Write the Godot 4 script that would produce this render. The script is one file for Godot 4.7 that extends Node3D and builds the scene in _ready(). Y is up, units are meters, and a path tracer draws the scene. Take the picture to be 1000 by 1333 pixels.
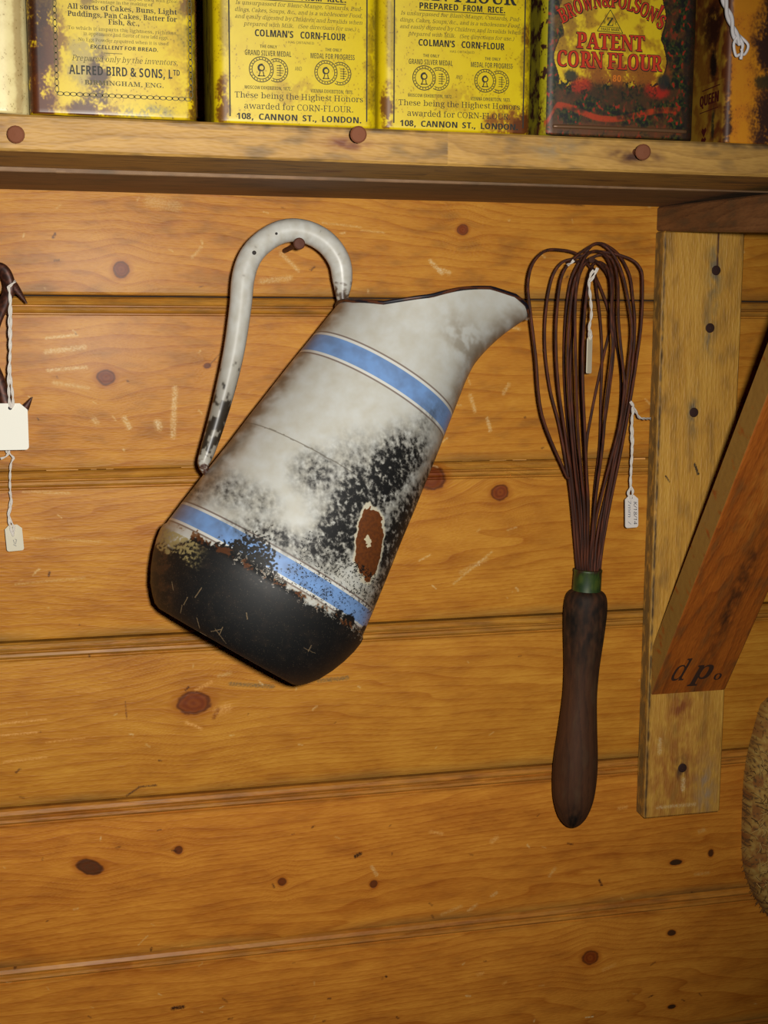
extends Node3D

const EYE := Vector3(0, 1.5, 0.86)
const FOCAL := 1700.0                      # in pixels of the 1000 x 1333 frame
const ROW := 0.1116                        # height of one wall board
var turn := Basis.from_euler(Vector3(-0.14621, -0.24093, 0.0045), EULER_ORDER_YXZ)
var taken := {}
var fonts := {}

# ---------------------------------------------------------------- nodes
func at(px: float, py: float, z := 0.0) -> Vector3:       # the point of the plane at distance z from the wall seen at that pixel
	var d := turn * Vector3((px - 500.0) / FOCAL, -(py - 666.5) / FOCAL, -1.0)
	return EYE + d * ((z - EYE.z) / d.z)

func numbered(called: String) -> String:
	var n: int = taken.get(called, 0)
	taken[called] = n + 1
	return called if n == 0 else "%s_%03d" % [called, n]

func tag(o: Node3D, label: String, category: String, group := "") -> void:
	o.set_meta("label", label)
	o.set_meta("category", category)
	if group: o.set_meta("group", group)

func thing(called: String, label: String, category: String, where := Vector3.ZERO, group := "") -> Node3D:
	var o := Node3D.new()
	o.name = numbered(called)
	add_child(o)
	o.position = where
	tag(o, label, category, group)
	return o

func obj(called: String, shape, m: Material, parent: Node = null, label := "") -> MeshInstance3D:
	var o := MeshInstance3D.new()
	if shape is SurfaceTool:
		shape.generate_normals()
		o.mesh = shape.commit()
	else:
		o.mesh = shape
	o.material_override = m
	o.name = numbered(called) if parent == null else called
	(self if parent == null else parent).add_child(o, true)
	if label: o.set_meta("label", label)
	return o

func struct(called: String, shape, m: Material, parent: Node = null) -> MeshInstance3D:
	var o := obj(called, shape, m, parent)
	if parent == null: o.set_meta("kind", "structure")
	return o

func begin(smooth := true) -> SurfaceTool:
	var st := SurfaceTool.new()
	st.begin(Mesh.PRIMITIVE_TRIANGLES)
	st.set_smooth_group(0 if smooth else -1)
	return st

# ---------------------------------------------------------------- shapes
func vert(st: SurfaceTool, p: Vector3, uv := Vector2.ZERO) -> void:
	st.set_uv(uv)
	st.add_vertex(p)

func poly(st: SurfaceTool, p: Array, uv: Array) -> void:    # counter-clockwise seen from outside
	for k in range(1, p.size() - 1):
		vert(st, p[0], uv[0])
		vert(st, p[k + 1], uv[k + 1])
		vert(st, p[k], uv[k])

func grid(st: SurfaceTool, rows: Array, uvs: Array) -> void:   # rows run up, columns run counter-clockwise seen from outside
	for j in rows.size() - 1:
		var a: PackedVector3Array = rows[j]
		var b: PackedVector3Array = rows[j + 1]
		var ua: PackedVector2Array = uvs[j]
		var ub: PackedVector2Array = uvs[j + 1]
		for i in a.size() - 1:
			poly(st, [a[i], a[i + 1], b[i + 1], b[i]], [ua[i], ua[i + 1], ub[i + 1], ub[i]])

func lathe(st: SurfaceTool, profile: Array, xf: Transform3D, n := 32) -> void:   # profile of (radius, height), upwards
	var rows := []
	var uvs := []
	var l := 0.0
	for k in profile.size():
		if k: l += (profile[k] as Vector2).distance_to(profile[k - 1])
		var r := PackedVector3Array()
		var u := PackedVector2Array()
		for i in n + 1:
			var a := TAU * (i % n) / n
			r.append(xf * Vector3(cos(a) * profile[k].x, profile[k].y, -sin(a) * profile[k].x))
			u.append(Vector2(float(i) / n, l))
		rows.append(r)
		uvs.append(u)
	for u in uvs.size():
		for i in uvs[u].size(): uvs[u][i].y = 1.0 - uvs[u][i].y / l
	grid(st, rows, uvs)

func tube(st: SurfaceTool, pts: Array, radii, n := 10, flat := 1.0) -> void:   # a round bar along a path; radii a number or one per point
	var rows := []
	var uvs := []
	var side := Vector3.ZERO
	var m := pts.size()
	for k in m:
		var d: Vector3 = (pts[mini(k + 1, m - 1)] - pts[maxi(k - 1, 0)]).normalized()
		if k == 0:
			side = d.cross(Vector3(0.3, 0.2, 1.0)).normalized()
		side = (side - d * side.dot(d)).normalized()
		var up := d.cross(side)
		var r: float = radii if not radii is Array else radii[k]
		var v := float(k) / (m - 1)
		var ring := func(c: Vector3, rr: float) -> void:
			var a := PackedVector3Array()
			var u := PackedVector2Array()
			for i in n + 1:
				var t := TAU * (i % n) / n
				a.append(c + side * cos(t) * rr + up * sin(t) * rr * flat)
				u.append(Vector2(float(i) / n, v))
			rows.append(a)
			uvs.append(u)
		if k == 0:
			ring.call(pts[0] - d * r * 0.5, r * 0.02)
			ring.call(pts[0] - d * r * 0.35, r * 0.7)
		ring.call(pts[k], r)
		if k == m - 1:
			ring.call(pts[k] + d * r * 0.35, r * 0.7)
			ring.call(pts[k] + d * r * 0.5, r * 0.02)
	grid(st, rows, uvs)

func hexa(st: SurfaceTool, c: Array, bev: float, along: Vector3, len_t := 1.0, wid_t := 1.0) -> void:   # eight corners (x + 2y + 4z) with chamfered edges
	var mid := Vector3.ZERO
	for p in c: mid += p / 8.0
	var across := (Vector3.ONE - along * Vector3.ONE.dot(along))
	var fv := []
	for k in 8:
		var row := []
		for a in 3:
			var p: Vector3 = c[k]
			for b in 3:
				if b != a: p += (c[k ^ (1 << b)] - c[k]).normalized() * bev
			row.append(p)
		fv.append(row)
	var put := func(p: Array) -> void:
		var nrm: Vector3 = (p[1] - p[0]).cross(p[2] - p[0])
		var ctr := Vector3.ZERO
		for q in p: ctr += q / p.size()
		if nrm.dot(ctr - mid) < 0: p.reverse()
		var uv := []
		for q in p: uv.append(Vector2((q - c[0]).dot(along) / len_t, (q - c[0]).dot(across) / wid_t))
		poly(st, p, uv)
	for a in 3:
		var b := (a + 1) % 3
		var d := (a + 2) % 3
		for s in 2:
			var k := s << a
			put.call([fv[k][a], fv[k | 1 << b][a], fv[k | 1 << b | 1 << d][a], fv[k | 1 << d][a]])
		for s in 4:
			var k := ((s & 1) << b) | ((s >> 1) << d)
			put.call([fv[k][b], fv[k | 1 << a][b], fv[k | 1 << a][d], fv[k][d]])
	for k in 8: put.call([fv[k][0], fv[k][1], fv[k][2]])

func corners(lo: Vector3, hi: Vector3) -> Array:
	var c := []
	for k in 8: c.append(Vector3(hi.x if k & 1 else lo.x, hi.y if k & 2 else lo.y, hi.z if k & 4 else lo.z))
	return c

func box(lo: Vector3, hi: Vector3, bev := 0.001, along := Vector3.RIGHT, len_t := 1.0, wid_t := 1.0) -> SurfaceTool:
	var st := begin(false)
	hexa(st, corners(lo, hi), bev, along, len_t, wid_t)
	return st

func slab(st: SurfaceTool, outline: PackedVector2Array, depth: float, xf: Transform3D) -> void:   # an outline given a thickness, front at z = depth
	var ix := Geometry2D.triangulate_polygon(outline)
	for k in range(0, ix.size(), 3):
		var a := outline[ix[k]]
		var b := outline[ix[k + 1]]
		var c := outline[ix[k + 2]]
		if (b - a).cross(c - a) < 0:
			var t := b
			b = c
			c = t
		poly(st, [xf * Vector3(a.x, a.y, depth), xf * Vector3(b.x, b.y, depth), xf * Vector3(c.x, c.y, depth)], [a, b, c])
		poly(st, [xf * Vector3(a.x, a.y, 0), xf * Vector3(c.x, c.y, 0), xf * Vector3(b.x, b.y, 0)], [a, c, b])
	var way := -1.0 if Geometry2D.is_polygon_clockwise(outline) else 1.0
	for k in outline.size():
		var a := outline[k]
		var b := outline[(k + 1) % outline.size()]
		var q := [xf * Vector3(a.x, a.y, 0), xf * Vector3(b.x, b.y, 0), xf * Vector3(b.x, b.y, depth), xf * Vector3(a.x, a.y, depth)]
		if way > 0: q.reverse()
		poly(st, q, [a, b, b, a])

func spline(c: Array, per := 6) -> Array:
	var out := []
	for k in c.size() - 1:
		var p0 = c[maxi(k - 1, 0)]
		var p1 = c[k]
		var p2 = c[k + 1]
		var p3 = c[mini(k + 2, c.size() - 1)]
		for s in per:
			var t := float(s) / per
			out.append(p1 + ((p2 - p0) * 0.5 + ((p0 * 2.0 - p1 * 5.0 + p2 * 4.0 - p3) * 0.5 + (p1 * 3.0 - p0 - p2 * 3.0 + p3) * 0.5 * t) * t) * t)
	out.append(c[-1])
	return out

func cord(st: SurfaceTool, path: Array, r: float, pitch: float, strands := 2) -> void:    # strands twisted round each other
	for s in strands:
		var pts := []
		var l := 0.0
		for k in path.size():
			if k: l += (path[k] - path[k - 1]).length()
			var d: Vector3 = (path[mini(k + 1, path.size() - 1)] - path[maxi(k - 1, 0)]).normalized()
			var a := d.cross(Vector3(0.1, 0.2, 1)).normalized()
			var t := TAU * (l / pitch + float(s) / strands)
			pts.append(path[k] + (a * cos(t) + d.cross(a) * sin(t)) * r * 0.95)
		tube(st, pts, r, 6)

func font(kind: String, weight: int) -> SystemFont:
	var key := kind + str(weight)
	if not fonts.has(key):
		var f := SystemFont.new()
		f.font_names = PackedStringArray([kind])
		f.font_weight = weight
		fonts[key] = f
	return fonts[key]

const SANS := "Droid Sans"
const SERIF := "Droid Serif"

func glyphs(text: String, kind: String, weight: int) -> Array:       # triangles of a text and the box of its ink
	var tm := TextMesh.new()
	tm.text = text
	tm.font = font(kind, weight)
	tm.font_size = 32
	tm.depth = 0.0
	tm.pixel_size = 0.01
	tm.curve_step = 3.0
	var arr := tm.get_mesh_arrays()
	var v: PackedVector3Array = arr[Mesh.ARRAY_VERTEX]
	var ix = arr[Mesh.ARRAY_INDEX]
	var out := PackedVector3Array()
	if ix == null:
		out = v
	else:
		for i in ix: out.append(v[i])
	var lo := Vector2(1e9, 1e9)
	var hi := -lo
	for p in out:
		lo = lo.min(Vector2(p.x, p.y))
		hi = hi.max(Vector2(p.x, p.y))
	return [out, lo, hi]

func print_in(st: SurfaceTool, text: String, kind: String, weight: int, x0: float, x1: float, y0: float, y1: float, xf: Transform3D, lean := 0.0, bold := 0.0) -> void:
	var g := glyphs(text, kind, weight)                     # the ink fills the given box
	var lo: Vector2 = g[1]
	var hi: Vector2 = g[2]
	var ctr := (lo + hi) / 2.0
	for p in g[0]:
		var y: float = lerpf(y0, y1, (p.y - lo.y) / maxf(hi.y - lo.y, 1e-6))
		var x: float = lerpf(x0, x1, (p.x - lo.x) / maxf(hi.x - lo.x, 1e-6)) + (y - y0) * lean
		vert(st, xf * Vector3(x, y, 0))

func ring_flat(st: SurfaceTool, c: Vector2, r0: float, r1: float, xf: Transform3D, n := 28, a0 := 0.0, a1 := TAU) -> void:
	for k in n:
		var a := a0 + (a1 - a0) * k / n
		var b := a0 + (a1 - a0) * (k + 1) / n
		var d := Vector2(cos(a), sin(a))
		var e := Vector2(cos(b), sin(b))
		var q := []
		for p in [c + d * r0, c + d * r1, c + e * r1, c + e * r0]: q.append(xf * Vector3(p.x, p.y, 0))
		poly(st, q, [d, d, d, d])

func bar(st: SurfaceTool, a: Vector2, b: Vector2, w: float, xf: Transform3D) -> void:
	var n := (b - a).normalized().orthogonal() * w / 2.0
	var q := []
	for p in [a + n, a - n, b - n, b + n]: q.append(xf * Vector3(p.x, p.y, 0))
	poly(st, q, [a, a, b, b])

# ---------------------------------------------------------------- materials
func plain(c: Color, rough := 0.6, metal := 0.0) -> StandardMaterial3D:
	var m := StandardMaterial3D.new()
	m.albedo_color = c
	m.roughness = rough
	m.metallic = metal
	return m

func painted(im: Image, rough := 0.6, bump: Image = null, depth := 0.02) -> StandardMaterial3D:
	var m := plain(Color.WHITE, rough)
	m.albedo_texture = ImageTexture.create_from_image(im)
	if bump:
		m.heightmap_enabled = true
		m.heightmap_texture = ImageTexture.create_from_image(bump)
		m.heightmap_scale = depth
	return m

func noise(s: int, oct := 1) -> FastNoiseLite:
	var n := FastNoiseLite.new()
	n.noise_type = FastNoiseLite.TYPE_SIMPLEX
	n.seed = s
	n.frequency = 1.0
	n.fractal_type = FastNoiseLite.FRACTAL_FBM if oct > 1 else FastNoiseLite.FRACTAL_NONE
	n.fractal_octaves = oct
	return n

func put8(d: PackedByteArray, at_: int, c: Color) -> void:
	d[at_] = clampi(int(c.r * 255.0), 0, 255)
	d[at_ + 1] = clampi(int(c.g * 255.0), 0, 255)
	d[at_ + 2] = clampi(int(c.b * 255.0), 0, 255)

func soft(a: float, b: float, x: float) -> float:
	return smoothstep(a, b, x)

# Sawn softwood with growth rings that bend round the knots. o: len, hgt, seed, light, dark, ring (ring widths per metre), amp, knots [x, y, rx, ry, tone, tilt], bead (dirt by the edge mouldings), stains [x, y, rx, ry, colour, strength], scuffs [x0, y0, x1, y1, width, colour, strength]
func wood(w: int, h: int, o: Dictionary) -> Array:
	var ll: float = o.len
	var hh: float = o.hgt
	var light: Color = o.light
	var dark: Color = o.dark
	var ringf: float = o.get("ring", 220.0)
	var amp: float = o.get("amp", 2.5)
	var bead: float = o.get("bead", 0.0)
	var grime: float = o.get("grime", 0.25)
	var knots: Array = o.get("knots", [])
	var stains: Array = o.get("stains", [])
	var n1 := noise(o.seed)
	var n2 := noise(o.seed + 1)
	var n3 := noise(o.seed + 2, 3)
	var d := PackedByteArray()
	d.resize(w * h * 3)
	var bm := PackedByteArray()
	bm.resize(w * h)
	var gr := Color(0.36, 0.29, 0.2)
	var i := 0
	for j in h:
		var y := (1.0 - (j + 0.5) / h) * hh
		for k in w:
			var x := (k + 0.5) / w * ll
			var yd := y
			var kc := 0.0
			var kd := 9.0
			var tone := 0.0
			for kn in knots:
				var dx: float = x - kn[0]
				var far: float = kn[2] * 5.0
				if absf(dx) > far * 1.6: continue
				var dy: float = y - kn[1]
				var g := exp(-dx * dx / (far * far) * 2.5)
				yd -= kn[3] * 1.4 * tanh(dy / kn[3] * 0.8) * g * exp(-dy * dy / (kn[3] * kn[3] * 40.0))
				var ca := cos(kn[5])
				var sa := sin(kn[5])
				var ex: float = (dx * ca + dy * sa) / kn[2]
				var ey: float = (dy * ca - dx * sa) / kn[3]
				var e := sqrt(ex * ex + ey * ey)
				if e < kd:
					kd = e
					tone = kn[4]
			var ph := yd * ringf + n1.get_noise_2d(x * 1.6, yd * 9.0) * amp + n2.get_noise_2d(x * 9.0, yd * 60.0) * 0.35
			var r := ph - floorf(ph)
			r = (0.55 * r * r + 0.75 * pow(r, 7.0)) * (1.0 - soft(0.95, 1.0, r))
			var fine := n2.get_noise_2d(x * 26.0, yd * 1150.0)
			var fib := n1.get_noise_2d(x * 130.0, yd * 1900.0)
			var big := n3.get_noise_2d(x * 9.0, y * 30.0)
			var patch := n3.get_noise_2d(x * 28.0 + 11.0, y * 75.0)
			var t := clampf(0.27 + 0.33 * r + 0.06 * fine + 0.07 * fib + 0.2 * big + 0.12 * patch, 0.0, 1.0)
			var c := light.lerp(dark, t)
			var bh := 0.5 + 0.12 * r + 0.12 * fine + 0.16 * fib + 0.1 * patch
			var dirt := maxf(0.0, big * 0.7 + patch * 0.9 - 0.14) * grime
			if bead > 0.0:
				dirt += bead * soft(hh - 0.016, hh - 0.009, y) * (0.5 + 0.35 * n3.get_noise_2d(x * 16.0, y * 420.0) + 0.15 * patch)
				dirt += bead * 0.8 * soft(0.009, 0.0, y) * (0.7 + 0.8 * n3.get_noise_2d(x * 9.0 + 7.0, 3.0))
			c = c.lerp(gr, clampf(dirt, 0.0, 0.8))
			if kd < 2.4:
				var kn2 := kd + 0.12 * n3.get_noise_2d(x * 110.0, y * 110.0)
				c = c.lerp(dark, 0.5 * soft(1.9, 1.1, kn2))
				if kn2 < 1.25:
					var kcol := Color(0.5, 0.23, 0.06).lerp(Color(0.16, 0.12, 0.09), tone)
					kcol = kcol.lerp(Color(0.38, 0.14, 0.03), (0.35 + 0.35 * sin(kn2 * 11.0 + 1.5)) * (1.0 - tone))
					c = c.lerp(kcol, soft(1.2, 0.9, kn2) * 0.9)
					c = c.lerp(Color(0.25, 0.12, 0.05), 0.5 * soft(0.22, 0.0, absf(kn2 - 1.0)))
					bh -= 0.12 * soft(0.25, 0.0, absf(kn2 - 1.02))
			for s in stains:
				var sx: float = (x - s[0]) / s[2]
				var sy: float = (y - s[1]) / s[3]
				var q := sx * sx + sy * sy
				if q < 6.0: c = c.lerp(s[4], clampf(exp(-q) * s[5] * (1.0 + 1.2 * n3.get_noise_2d(x * 60.0, y * 120.0)), 0.0, 1.0))
			put8(d, i * 3, c)
			bm[i] = clampi(int(bh * 255.0), 0, 255)
			i += 1
	for s in o.get("scuffs", []):
		stroke(d, bm, w, h, ll, hh, Vector2(s[0], s[1]), Vector2(s[2], s[3]), s[4], s[5], s[6], n3)
	return [Image.create_from_data(w, h, false, Image.FORMAT_RGB8, d), Image.create_from_data(w, h, false, Image.FORMAT_L8, bm)]

func stroke(d: PackedByteArray, bm: PackedByteArray, w: int, h: int, ll: float, hh: float, a: Vector2, b: Vector2, r: float, col: Color, strength: float, n: FastNoiseLite) -> void:   # a scratch or smear on a painted surface
	var lo := a.min(b) - Vector2(r, r) * 1.5
	var hi := a.max(b) + Vector2(r, r) * 1.5
	for j in range(maxi(0, int((1.0 - hi.y / hh) * h)), mini(h, int((1.0 - lo.y / hh) * h) + 1)):
		for k in range(maxi(0, int(lo.x / ll * w)), mini(w, int(hi.x / ll * w) + 1)):
			var p := Vector2((k + 0.5) / w * ll, (1.0 - (j + 0.5) / h) * hh)
			var e := p.distance_to(Geometry2D.get_closest_point_to_segment(p, a, b)) / r
			var s := clampf(soft(1.3, 0.3, e + 0.5 * n.get_noise_2d(p.x * 900.0, p.y * 900.0)) * strength * (1.0 + 0.9 * n.get_noise_2d(p.x * 500.0 + 9.0, p.y * 500.0)), 0.0, 1.0)
			if s > 0.02:
				var i := j * w + k
				put8(d, i * 3, Color8(d[i * 3], d[i * 3 + 1], d[i * 3 + 2]).lerp(col, s))
				if bm.size() > i: bm[i] = clampi(bm[i] + int(30.0 * s), 0, 255)

# ---------------------------------------------------------------- the place
func _ready() -> void:
	var cam := Camera3D.new()
	cam.name = "camera"
	cam.transform = Transform3D(turn, EYE)
	cam.fov = rad_to_deg(2.0 * atan(666.5 / FOCAL))
	cam.near = 0.02
	add_child(cam)
	cam.current = true
	var env := Environment.new()
	env.background_mode = Environment.BG_COLOR
	env.background_color = Color(0.02, 0.018, 0.015)
	env.tonemap_mode = Environment.TONE_MAPPER_LINEAR
	env.tonemap_exposure = 1.0
	env.sdfgi_enabled = true
	env.ssao_enabled = true
	env.ssil_enabled = true
	var we := WorldEnvironment.new()
	we.name = "surroundings"
	we.environment = env
	add_child(we)
	var flash := SpotLight3D.new()                         # the flash beside the lens
	flash.name = "camera_flash"
	flash.position = EYE + turn * Vector3(0.034, 0.014, 0.0)
	flash.basis = Basis.looking_at(at(225, 690, 0.0) - flash.position)
	flash.light_color = Color(1.0, 0.985, 0.955)
	flash.light_energy = 0.75
	flash.light_size = 0.012
	flash.spot_angle = 42.0
	flash.spot_angle_attenuation = 1.0
	flash.spot_range = 8.0
	flash.spot_attenuation = 2.0
	flash.shadow_enabled = true
	add_child(flash)

	room()
	wall()
	shelf()
	jug()
	whisk()
	tins()
	iron_hook()
	tags()
	fibre_pad()

func room() -> void:
	var m := plain(Color(0.55, 0.36, 0.2), 0.7)
	var f := plain(Color(0.3, 0.2, 0.13), 0.8)
	struct("floor", box(Vector3(-1.3, -0.08, -0.1), Vector3(2.0, 0, 3.0), 0.002), f)
	struct("ceiling", box(Vector3(-1.3, 2.4, -0.1), Vector3(2.0, 2.48, 3.0), 0.002), m)
	struct("wall_left", box(Vector3(-1.38, 0, -0.1), Vector3(-1.3, 2.4, 3.0), 0.002), m)
	struct("wall_right", box(Vector3(2.0, 0, -0.1), Vector3(2.08, 2.4, 3.0), 0.002), m)
	struct("wall_front", box(Vector3(-1.38, 0, 3.0), Vector3(2.08, 2.4, 3.08), 0.002), m)

const BOARD_X := -0.14
const BOARD_LEN := 0.74

func board_mesh(x0: float, x1: float, cup: float) -> SurfaceTool:
	var h := ROW
	var prof := [Vector2(0.0, -0.008), Vector2(0.0, -0.0016), Vector2(0.0006, -0.0004)]
	for k in 9:
		var t := k / 8.0
		prof.append(Vector2(lerpf(0.002, h - 0.0128, t), cup * (1.0 - (2.0 * t - 1.0) * (2.0 * t - 1.0))))
	prof.append_array([Vector2(h - 0.0122, -0.0017), Vector2(h - 0.0115, -0.0017), Vector2(h - 0.0108, -0.0003), Vector2(h - 0.0096, 0.0005), Vector2(h - 0.0079, 0.0001), Vector2(h - 0.0072, -0.0016), Vector2(h - 0.0066, -0.0016),
		Vector2(h - 0.0059, -0.0003), Vector2(h - 0.0045, 0.0003), Vector2(h - 0.0022, -0.0008), Vector2(h - 0.001, -0.0026), Vector2(h - 0.0009, -0.008)])
	var xs := [x0]
	for k in range(-4, 6):
		var x := BOARD_X + BOARD_LEN * k
		if x > x0 and x < x1: xs.append(x)
	xs.append(x1)
	var rows := []
	var uvs := []
	for p in prof:
		var r := PackedVector3Array()
		var u := PackedVector2Array()
		for x in xs:
			r.append(Vector3(x, p.x, p.y))
			u.append(Vector2(absf(fposmod((x - BOARD_X) / BOARD_LEN + 1.0, 2.0) - 1.0), 1.0 - p.x / h))
		rows.append(r)
		uvs.append(u)
	var st := begin(false)
	grid(st, rows, uvs)
	return st

func wall() -> void:
	var root := Node3D.new()
	root.name = "wall_back"
	root.set_meta("kind", "structure")
	add_child(root)
	obj("backing", box(Vector3(-1.3, 0, -0.1), Vector3(2.0, 2.4, -0.008), 0.001), plain(Color(0.16, 0.1, 0.06), 0.9), root)
	# top seam of each row in view, from the shelf downwards
	var seams := [1.6262, 1.51462, 1.40371, 1.29149, 1.17906, 1.06789, 0.9594]
	var white := Color(0.86, 0.76, 0.6)
	var pale := Color(0.85, 0.62, 0.34)
	# knots and marks of each board, by where they stand on it: [pixel x, pixel y, half width, half height (pixels), tone, tilt]
	var knots := [
		[[158, 351, 9, 9, 0.1, 0.0], [602, 299, 7, 6, 0.0, 0.0]],
		[[138, 491, 10, 9, 0.1, 0.0], [270, 476, 4, 3, 0.3, 0.2]],
		[[563, 622, 17, 15, 0.15, 0.0], [651, 641, 11, 10, 0.0, 0.0]],
		[[252, 915, 20, 14, 0.05, 0.0]] ,
		[[117, 1128, 16, 9, 0.6, -0.35], [232, 1106, 5, 5, 0.4, 0.0], [367, 1147, 5, 5, 0.3, 0.0], [486, 1150, 5, 5, 0.4, 0.0], [880, 1122, 9, 4, 0.9, 0.0], [925, 1110, 4, 5, 0.7, 0.0]],
		[[768, 1246, 11, 10, 0.0, 0.0], [874, 1214, 6, 4, 0.8, 0.0], [874, 1310, 6, 3, 0.9, 0.0]],
		[], []]
	var scuffs := [
		[[560, 340, 575, 356, 3.0, white, 0.5], [366, 330, 388, 352, 3.0, white, 0.4], [340, 366, 378, 362, 4.0, white, 0.35], [250, 335, 262, 322, 2.5, white, 0.3], [470, 300, 500, 303, 1.5, white, 0.3], [845, 268, 852, 262, 3.0, white, 0.4],
			[420, 290, 470, 296, 1.5, white, 0.3], [195, 262, 230, 268, 8.0, white, 0.25], [700, 262, 760, 268, 1.0, Color(0.3, 0.2, 0.1), 0.5], [860, 275, 862, 285, 1.0, Color(0.2, 0.1, 0.05), 0.6], [585, 355, 570, 350, 3.0, white, 0.5]],
		[[228, 505, 225, 568, 4.0, white, 0.5], [205, 550, 207, 556, 5.0, white, 0.6], [162, 545, 168, 556, 4.0, white, 0.5], [122, 546, 126, 550, 4.0, white, 0.4], [60, 440, 100, 436, 2.0, white, 0.5], [60, 458, 110, 452, 3.5, white, 0.45], [62, 482, 112, 478, 2.5, white, 0.5],
			[70, 498, 115, 505, 2.5, white, 0.35], [634, 545, 638, 560, 3.0, white, 0.5], [612, 515, 618, 535, 3.0, white, 0.4], [655, 512, 662, 500, 3.0, white, 0.35], [600, 470, 612, 500, 1.5, white, 0.3], [270, 478, 305, 440, 0.8, Color(0.35, 0.22, 0.1), 0.5], [840, 520, 846, 526, 2.0, white, 0.3], [676, 428, 660, 424, 2.5, white, 0.4]],
		[[560, 606, 570, 608, 1.5, white, 0.4], [455, 745, 500, 700, 2.0, white, 0.22], [590, 760, 640, 718, 2.0, white, 0.3], [600, 745, 632, 728, 4.0, white, 0.22], [545, 730, 560, 722, 1.5, white, 0.4], [660, 690, 672, 686, 1.5, white, 0.3], [30, 640, 90, 642, 2.0, white, 0.3], [40, 700, 130, 705, 2.0, white, 0.25], [20, 760, 110, 752, 2.0, white, 0.25]],
		[[0, 942, 60, 936, 1.5, pale, 0.7], [0, 957, 48, 953, 1.5, pale, 0.7], [60, 966, 110, 960, 1.2, pale, 0.5], [5, 992, 60, 985, 2.0, pale, 0.5], [100, 900, 130, 898, 2.0, pale, 0.3], [163, 913, 165, 936, 1.0, Color(0.45, 0.27, 0.12), 0.6], [285, 880, 300, 876, 3.0, white, 0.3], [300, 890, 355, 893, 3.0, Color(0.4, 0.33, 0.25), 0.5], [415, 886, 452, 882, 3.0, Color(0.4, 0.33, 0.25), 0.5],
			[165, 1036, 182, 1024, 1.5, Color(0.25, 0.15, 0.1), 0.5], [182, 1024, 203, 1022, 1.5, Color(0.25, 0.15, 0.1), 0.5], [255, 898, 275, 888, 3.0, pale, 0.5], [242, 940, 262, 948, 2.5, pale, 0.6], [283, 925, 296, 921, 7.0, pale, 0.55], [278, 934, 284, 922, 3.0, Color(0.5, 0.27, 0.08), 0.5]],
		[[560, 1082, 575, 1085, 3.0, pale, 0.5], [640, 1095, 646, 1090, 4.0, pale, 0.6], [484, 1128, 490, 1138, 3.0, white, 0.4], [610, 1185, 620, 1178, 3.0, white, 0.3], [640, 1166, 646, 1162, 3.0, white, 0.35], [575, 1190, 600, 1180, 3.0, white, 0.2], [180, 1230, 192, 1218, 1.0, white, 0.35], [805, 1052, 815, 1050, 3.0, pale, 0.5], [463, 1114, 468, 1111, 3.0, Color(0.15, 0.08, 0.04), 0.8],
			[780, 1145, 783, 1152, 2.0, Color(0.2, 0.1, 0.06), 0.6], [910, 1082, 916, 1080, 3.5, white, 0.25], [905, 1138, 922, 1136, 3.0, white, 0.2], [715, 1140, 722, 1130, 3.0, white, 0.25]],
		[[225, 1312, 238, 1310, 3.0, Color(0.2, 0.1, 0.05), 0.7], [622, 1268, 628, 1266, 3.0, pale, 0.5], [655, 1280, 658, 1278, 2.5, pale, 0.4], [762, 1324, 772, 1323, 1.2, white, 0.7], [785, 1262, 800, 1255, 3.0, pale, 0.4], [502, 1270, 503, 1271, 1.5, Color(0.15, 0.08, 0.04), 0.7]],
		[], []]
	var rng := RandomNumberGenerator.new()
	rng.seed = 12
	for k in 6:                                            # flecks: light dents and dark pinholes
		for e in 34:
			var px := rng.randf_range(-20, 1000)
			var py := lerpf([225, 392, 620, 835, 1050, 1250][k], [380, 600, 830, 1040, 1240, 1333][k], rng.randf())
			var pale_one: bool = rng.randf() < [0.75, 0.75, 0.6, 0.5, 0.4, 0.4][k]
			scuffs[k].append([px, py, px + rng.randf_range(-6, 6), py + rng.randf_range(-5, 5), rng.randf_range(0.8, 1.8), white if pale_one else Color(0.2, 0.1, 0.05), rng.randf_range(0.2, 0.5)])
	for k in 8:
		var top: float = seams[k] if k < 7 else seams[6] - ROW
		var y0 := top - ROW
		var o := {"len": BOARD_LEN, "hgt": ROW, "seed": 40 + k * 7, "bead": [0.5, 0.5, 0.4, 0.45, 0.42, 0.35, 0.35, 0.35][k], "grime": [0.24, 0.18, 0.06, 0.06, 0.07, 0.08, 0.1, 0.1][k], "ring": [150.0, 120.0, 170.0, 210.0, 150.0, 130.0, 160.0, 160.0][k], "amp": [2.2, 1.6, 3.4, 2.0, 3.2, 3.0, 2.0, 2.0][k],
			"light": Color(0.785, 0.55, 0.19), "dark": Color(0.585, 0.315, 0.055)}
		if k >= 4:
			o.light = Color(0.82, 0.545, 0.19)
			o.dark = Color(0.585, 0.295, 0.06)
		var kn := []
		for q in knots[k]:
			var p := at(q[0], q[1])
			kn.append([p.x - BOARD_X, p.y - y0, q[2] * 0.00052, q[3] * 0.00052, q[4], q[5]])
		o.knots = kn
		var sc := []
		for q in scuffs[k]:
			var a := at(q[0], q[1])
			var b := at(q[2], q[3])
			sc.append([a.x - BOARD_X, a.y - y0, b.x - BOARD_X, b.y - y0, q[4] * 0.00052, q[5], q[6]])
		o.scuffs = sc
		var t := wood(1200 if k < 6 else 512, 240 if k < 6 else 100, o)
		var m := painted(t[0], 0.5, t[1], 0.035)
		m.metallic_specular = 0.32
		m.clearcoat_enabled = true
		m.clearcoat = 0.05
		m.clearcoat_roughness = 0.27
		var b := obj("plank", board_mesh(-1.3, 2.0, 0.0009), m, root)
		b.position.y = y0
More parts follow.
